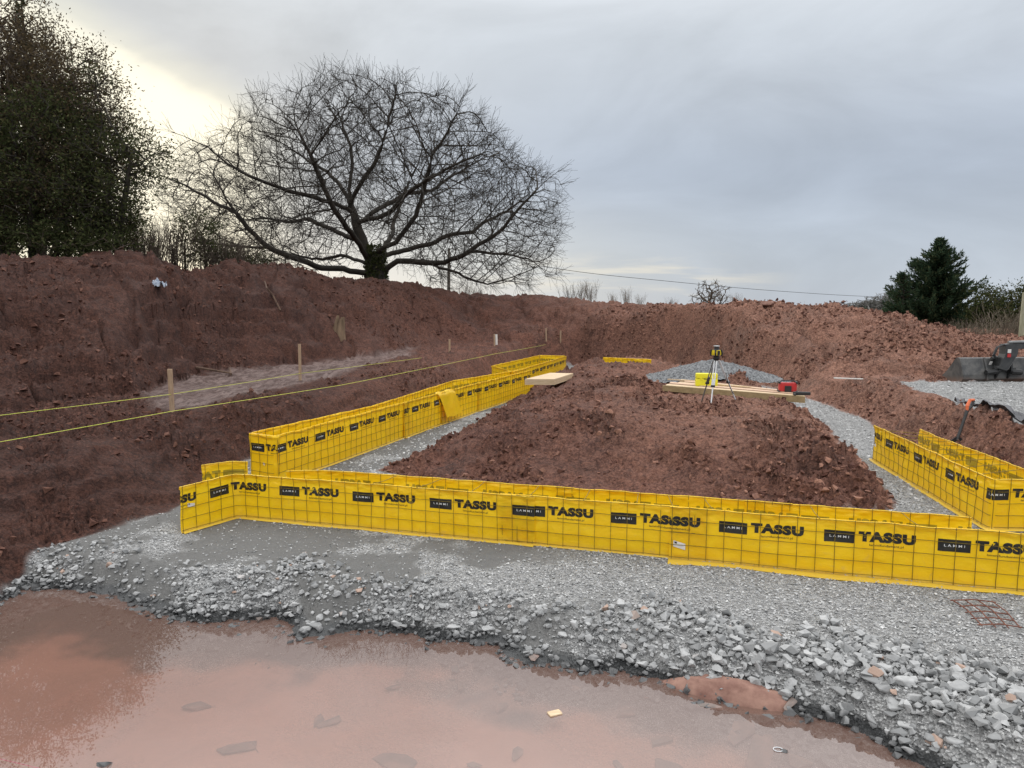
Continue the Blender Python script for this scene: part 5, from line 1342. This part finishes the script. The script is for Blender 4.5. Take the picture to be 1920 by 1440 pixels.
# conifer maker
def conifer(name, lab, base, H, Rmax, nb, sp, mat, prof, droop=.15, lean=.35, size=.17, aspect=.18, group=None):
    rt = empty(name, base); tag(rt, lab, 'conifer', group)
    C_, Dr, tw = [], [], []
    mbv, mbf, off = [], [], 0
    for i in range(nb):
        f = (i + rnd.random()) / nb; h_ = H * (0.03 + .95 * f); an = rnd.uniform(0, 6.283); Lb = Rmax * prof(f) * rnd.uniform(.5, 1.22)
        dx, dy = math.cos(an), math.sin(an); n_ = max(3, int(Lb / .13))
        pts_ = []
        for k in range(n_ + 1):
            s_ = k / n_; pts_.append((dx * Lb * s_, dy * Lb * s_, h_ + Lb * (-droop * math.sin(s_ * 2.6) + lean * s_ ** 1.8)))
        pts_ = np.array(pts_); 
        for k in range(1, n_ + 1):
            s_ = k / n_; wd = .20 * Lb * (1 - s_) + .07
            d = pts_[k] - pts_[k - 1]; d /= np.linalg.norm(d)
            m = int(sp * (1.2 - .5 * s_))
            off_ = np.stack([-dy * rng.normal(0, wd * .55, m), dx * rng.normal(0, wd * .55, m), rng.normal(0, .07, m) - .02], 1)
            C_.append(pts_[k] + off_); side = off_ / (np.linalg.norm(off_, axis=1, keepdims=True) + 1e-6)
            Dr.append(d[None] * .9 + side * .5 + np.array([0, 0, .12]))
        tw.append(pts_)
    C_ = np.concatenate(C_); Dr = np.concatenate(Dr)
    lv = leaves(C_, 1, .02, size, aspect=aspect, dirs=Dr); mesh_np('crown', lv[0], lv[1], mat, rt, attrs={'tint': lv[2]})
    mb = MB(); mb.tube([(0, 0, -.5), (.05, 0, H * .5), (0, 0, H * .97)], [H * .03, H * .018, .02], 8)
    for p in tw[::2]:
        mb.tube([Vector(p[0]), Vector(p[len(p) // 2]), Vector(p[-1])], [.05, .03, .01], 3)
    mb.build('trunk', m_bark, rt)
    return rt
b = PY(72, 470, 33.0); top_ = PY(72, -14, 33.0)[2]
conifer('fir_tree', 'dark conifer whose tip shows above the brown trees at top left', b, top_ - b[2], 2.3, 90, 9, m_needle, lambda f: (1 - f) ** .8 + .03, .1, .1, .16, .22)
b = PY(1752, 610, 46.0); top_ = PY(1752, 446, 46.0)[2]; b = (b[0], b[1], b[2] - 1.2)
conifer('yew_tree', 'broad dark conifer standing behind the right end of the spoil heap', b, top_ - b[2], 3.5, 360, 13, m_needle, lambda f: min(1, (1 - f) ** .85 * 1.10 + .03) * (.9 + .1 * math.sin(f * 19)), .05, .42, .15, .26)
b = PY(1690, 600, 45.0); top_ = PY(1700, 510, 45.0)[2]
conifer('yew_tree', 'low dark side growth at the left foot of the broad conifer', b, top_ - b[2] , 1.0, 90, 10, m_needle, lambda f: (1 - f) ** .5, .05, .4, .13, .26)
b = PY(1885, 650, 43.0)
leafy_tree('evergreen_bush', 'brown-green bushy tree on the right, beside the broad conifer', 'tree', b, [Bk(b, 1870, 590, 43, 50, 48, 1.7), Bk(b, 1930, 590, 43, 52, 50, 1.7), Bk(b, 1990, 585, 43, 50, 50, 1.6), Bk(b, 1840, 625, 43, 40, 30, 1.3)], 1400, .36,
           [(-1, 0, -1, 0, 1.4), (.3, 0, .3, 0, 1.8), (1.8, 0, 1.8, 0, 1.5), (3, 0, 3, 0, 1.4)], m_ivy, 14, .085, .26, .012, None, m_bark, 2, .5, .05)
# bare shrubs: three templates then copies
def bare_shrub_mesh(seed, w_h, h_h, n):
    r = random.Random(seed); Pn, par = [], []
    for i in range(n):
        x, y = r.gauss(0, w_h * .3), r.gauss(0, w_h * .2); d = np.array([x * .5 + r.gauss(0, .12), r.gauss(0, .15), 1.0]); q = np.array([x, y, -.2]); cur = -1; L = h_h * r.uniform(.6, 1.1) / 6
        for s_ in range(7):
            Pn.append(q.copy()); par.append(cur); cur = len(Pn) - 1
            d = d / np.linalg.norm(d) + np.array([r.gauss(0, .10), r.gauss(0, .10), .05]); q = q + d / np.linalg.norm(d) * L
            if s_ > 1:
                for _ in range(2):
                    e_ = d / np.linalg.norm(d) + np.array([r.gauss(0, .6), r.gauss(0, .6), .1]); e_ /= np.linalg.norm(e_); c2 = cur; q2 = Pn[cur]
                    for z_ in range(3):
                        q2 = q2 + e_ * L * .55; e_ = e_ + np.array([r.gauss(0, .2), r.gauss(0, .2), .12]); e_ /= np.linalg.norm(e_); Pn.append(q2.copy()); par.append(c2); c2 = len(Pn) - 1
    V_, F_, _, _ = tree_mesh(np.array(Pn), par, .006, 2.3, .0045)
    return V_, F_
TPL = []
for k, mt in enumerate((m_twig, m_pale, m_twig)):
    V_, F_ = bare_shrub_mesh(40 + k, 1.6, 2.4, 26)
    rt = empty('bare_shrub', (0, 0, 0)); mesh_np('stems', V_, F_, mt, rt); TPL.append(rt)
used = set()
def shrub(k, u, v, Y, s, lab, group, sz_=1.0, dz=0.0):
    src = TPL[k]
    if k in used:
        o = src.copy(); COL.objects.link(o)
        for c in src.children: d = c.copy(); COL.objects.link(d); d.parent = o
    else: o = src; used.add(k)
    x, y, z = PY(u, v, Y); o.location = (x, y, z + dz); o.scale = (s, s, s * sz_); o.rotation_euler = (0, 0, rnd.uniform(0, 6.28)); tag(o, lab, 'shrub', group); return o
def tint_bush(*a): pass
for i, (u, v, Y, s, k) in enumerate([(225, 480, 30, .75, 0), (250, 482, 30.5, .8, 2), (275, 485, 31, .8, 0), (300, 492, 31, .85, 2), (320, 502, 32, 1.0, 0), (345, 506, 32, .9, 2), (395, 506, 33, .8, 0), (425, 500, 34, .8, 2), (455, 500, 35, .75, 0), (480, 504, 36, .65, 2), (505, 506, 37, .6, 0),
                                     (235, 478, 28, .7, 2), (265, 484, 29, .7, 0), (290, 488, 29, .7, 2), (440, 502, 33, .7, 0), (415, 503, 33, .75, 2)]):
    shrub(k, u, v, Y, s, 'brown bare shrub in the scrub between the tall trees and the oak', 'bare scrub left of the oak', 1.0, -.25)
b = PY(368, 508, 33.5)
leafy_tree('evergreen_bush', 'dark rounded evergreen bush below the left branches of the oak', 'bush', b, [Bk(b, 368, 440, 33.5, 38, 34, 1.1), Bk(b, 385, 475, 33.5, 50, 32, 1.3)], 480, .33, [(-.5, 0, -.5, 0, 1.0), (.5, 0, .4, 0, 1.1)], m_ivy, 9, .06, .17, .009, None, m_bark, 2, .5, .05)
b = PY(480, 512, 36)
leafy_tree('evergreen_bush', 'small low dark bush on the crest just left of the oak trunk', 'bush', b, [Bk(b, 470, 490, 36, 40, 16, .8)], 160, .3, [(-.5, 0, -.5, 0, .3), (.5, 0, .4, 0, .3)], m_ivy, 8, .06, .16, .008, None, m_bark, 2, .4, .05)
for i, (u, v, Y, s, k) in enumerate([(870, 560, 49, .5, 0), (885, 562, 50, .45, 2), (900, 566, 50, .4, 0)]):
    shrub(k, u, v, Y, s, 'small twiggy shrub on the skyline right of the grey pole', 'skyline shrubs below the oak branches', 1, -.1)
for i, (u, v, Y, s, k, lab) in enumerate([(1068, 566, 49, .65, 0, 'dark twiggy sapling clump on the skyline just right of the oak crown'), (1090, 566, 49, .75, 1, 'pale thin sapling on the skyline, right of the dark twiggy clump'), (1108, 566, 49, .7, 1, 'pale sapling rightmost of the pair beside the dark clump'),
                                          (1150, 572, 43, .4, 1, 'low pale scrub on the skyline left of the middle of the back heap'), (1175, 572, 44, .55, 1, 'pale fan-shaped scrub on the skyline'), (1200, 574, 44, .4, 1, 'lowest pale scrub on the skyline'),
                                          (1260, 578, 60, .5, 0, 'dark low shrub on the skyline left of the lone bare tree'), (1378, 574, 50, .5, 1, 'single thin pale stem right of the lone bare tree')]):
    shrub(k, u, v, Y, s * .72, lab, None, 1.1, -.1)
for i, (u, v, Y, s, k) in enumerate([(1845, 655, 34, .8, 1), (1862, 650, 34, .9, 0), (1875, 645, 34, 1.0, 1), (1895, 648, 33, .8, 1), (1915, 650, 33, .9, 0), (1935, 650, 33, 1.0, 1), (1830, 640, 35, .7, 0), (1812, 630, 36, .6, 0), (1960, 655, 34, 1.0, 1), (1990, 655, 34, 1.0, 0), (1795, 622, 37, .5, 1)]):
    shrub(k, u, v + 12, Y, s, 'dry bare shrub in the rough strip beyond the bucket', 'dry scrub at the right edge', .85, -.2)
# lone bare tree and the far wooded rise
def bare_tree(nm, lab, base, h_, nat=420, seed=0, mt=None, tip=.02, group=None):
    return leafy_tree(nm, lab, 'tree', base, [(0, 0, h_ * .62, h_ * .42, h_ * .42, h_ * .40)], nat, h_ * .055, [(0, 0, 0, 0, h_ * .25)], None, 0, 0, 0, tip, group, mt or m_twig, 3, h_ * .10, .12)
b = PY(1330, 572, 62); hh_ = PY(1330, 533, 62)[2] - b[2] + 1.8
bare_tree('bare_tree', 'lone small bare tree on the skyline above the middle of the back heap', (b[0], b[1], b[2] - 1.8), hh_ * 1.08, 260, tip=.013)
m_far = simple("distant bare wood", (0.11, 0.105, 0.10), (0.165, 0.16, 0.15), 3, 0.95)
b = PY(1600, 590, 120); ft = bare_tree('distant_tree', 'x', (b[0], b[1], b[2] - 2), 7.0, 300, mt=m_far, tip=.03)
src = ft
FG = 'distant bare trees along the skyline'
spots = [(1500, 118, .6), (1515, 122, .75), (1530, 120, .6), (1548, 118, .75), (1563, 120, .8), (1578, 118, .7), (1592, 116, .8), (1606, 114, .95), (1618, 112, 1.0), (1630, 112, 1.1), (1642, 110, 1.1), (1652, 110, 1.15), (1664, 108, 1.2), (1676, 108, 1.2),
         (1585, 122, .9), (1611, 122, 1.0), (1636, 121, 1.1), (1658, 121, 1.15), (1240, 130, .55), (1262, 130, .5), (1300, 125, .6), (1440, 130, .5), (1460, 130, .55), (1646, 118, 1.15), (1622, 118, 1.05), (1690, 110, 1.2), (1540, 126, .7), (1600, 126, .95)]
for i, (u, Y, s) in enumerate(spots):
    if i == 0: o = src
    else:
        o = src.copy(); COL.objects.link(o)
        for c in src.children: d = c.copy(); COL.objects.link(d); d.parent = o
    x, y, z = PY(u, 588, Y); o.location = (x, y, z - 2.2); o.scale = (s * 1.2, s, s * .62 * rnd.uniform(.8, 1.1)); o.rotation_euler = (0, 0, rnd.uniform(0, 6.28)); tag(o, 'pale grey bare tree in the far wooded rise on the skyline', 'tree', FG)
# poles and cable
m_pole = simple("weathered pole", (.13, .12, .10), (.20, .19, .16), 2, .9, 0, .01, (6, 6, 1)); m_pole2 = simple("mossy pale pole", (.25, .26, .17), (.36, .35, .26), 2, .9, 0, .01, (6, 6, 1))
def pole(u0, v0, u1, v1, Y, r, mat, lab, nm='utility_pole', extra=1.0):
    a, b = Vector(PY(u0, v0, Y)), Vector(PY(u1, v1, Y)); o = MB().tube([Vector((0, 0, -extra)), (b - a) * .5, b - a], [r * 1.1, r, r * .85], 10).build(nm, mat, loc=a, smooth=True); tag(o, lab, 'pole'); return a, b
_, ptop = pole(841, 562, 842, 466, 51, .11, m_pole, 'slim grey utility pole standing behind the oak\'s right branches')
pole(535, 520, 535, 476, 44, .06, m_pole, 'short thin post on the crest under the oak\'s left branches', 'post')
pole(1912, 662, 1922, 548, 32, .11, m_pole2, 'mossy leaning pole at the right edge beyond the bucket')
pole(1922, 668, 1925, 600, 31.5, .10, m_pole2, 'broken pale post beside the mossy leaning pole', 'post')
cab = [Vector(ptop), Vector(PY(1060, 506, 53)), Vector(PY(1250, 527, 56)), Vector(PY(1450, 545, 62)), Vector(PY(1660, 557, 70)), Vector(PY(1900, 560, 80))]
fine = []
for k in range(61):
    f = k / 60 * 5; j = min(int(f), 4); tt = f - j; a, b = cab[j], cab[j + 1]; m0 = (cab[j + 1] - cab[max(j - 1, 0)]) * .5; m1_ = (cab[min(j + 2, 5)] - cab[j]) * .5
    fine.append(a * (2 * tt ** 3 - 3 * tt ** 2 + 1) + m0 * (tt ** 3 - 2 * tt ** 2 + tt) + b * (-2 * tt ** 3 + 3 * tt ** 2) + m1_ * (tt ** 3 - tt ** 2) - cab[0])
o = MB().tube(fine, .022, 4).build('overhead_cable', m_dark, loc=cab[0]); tag(o, 'thin overhead cable sagging across the sky to the right', 'cable')
print("done", time.time() - T0)
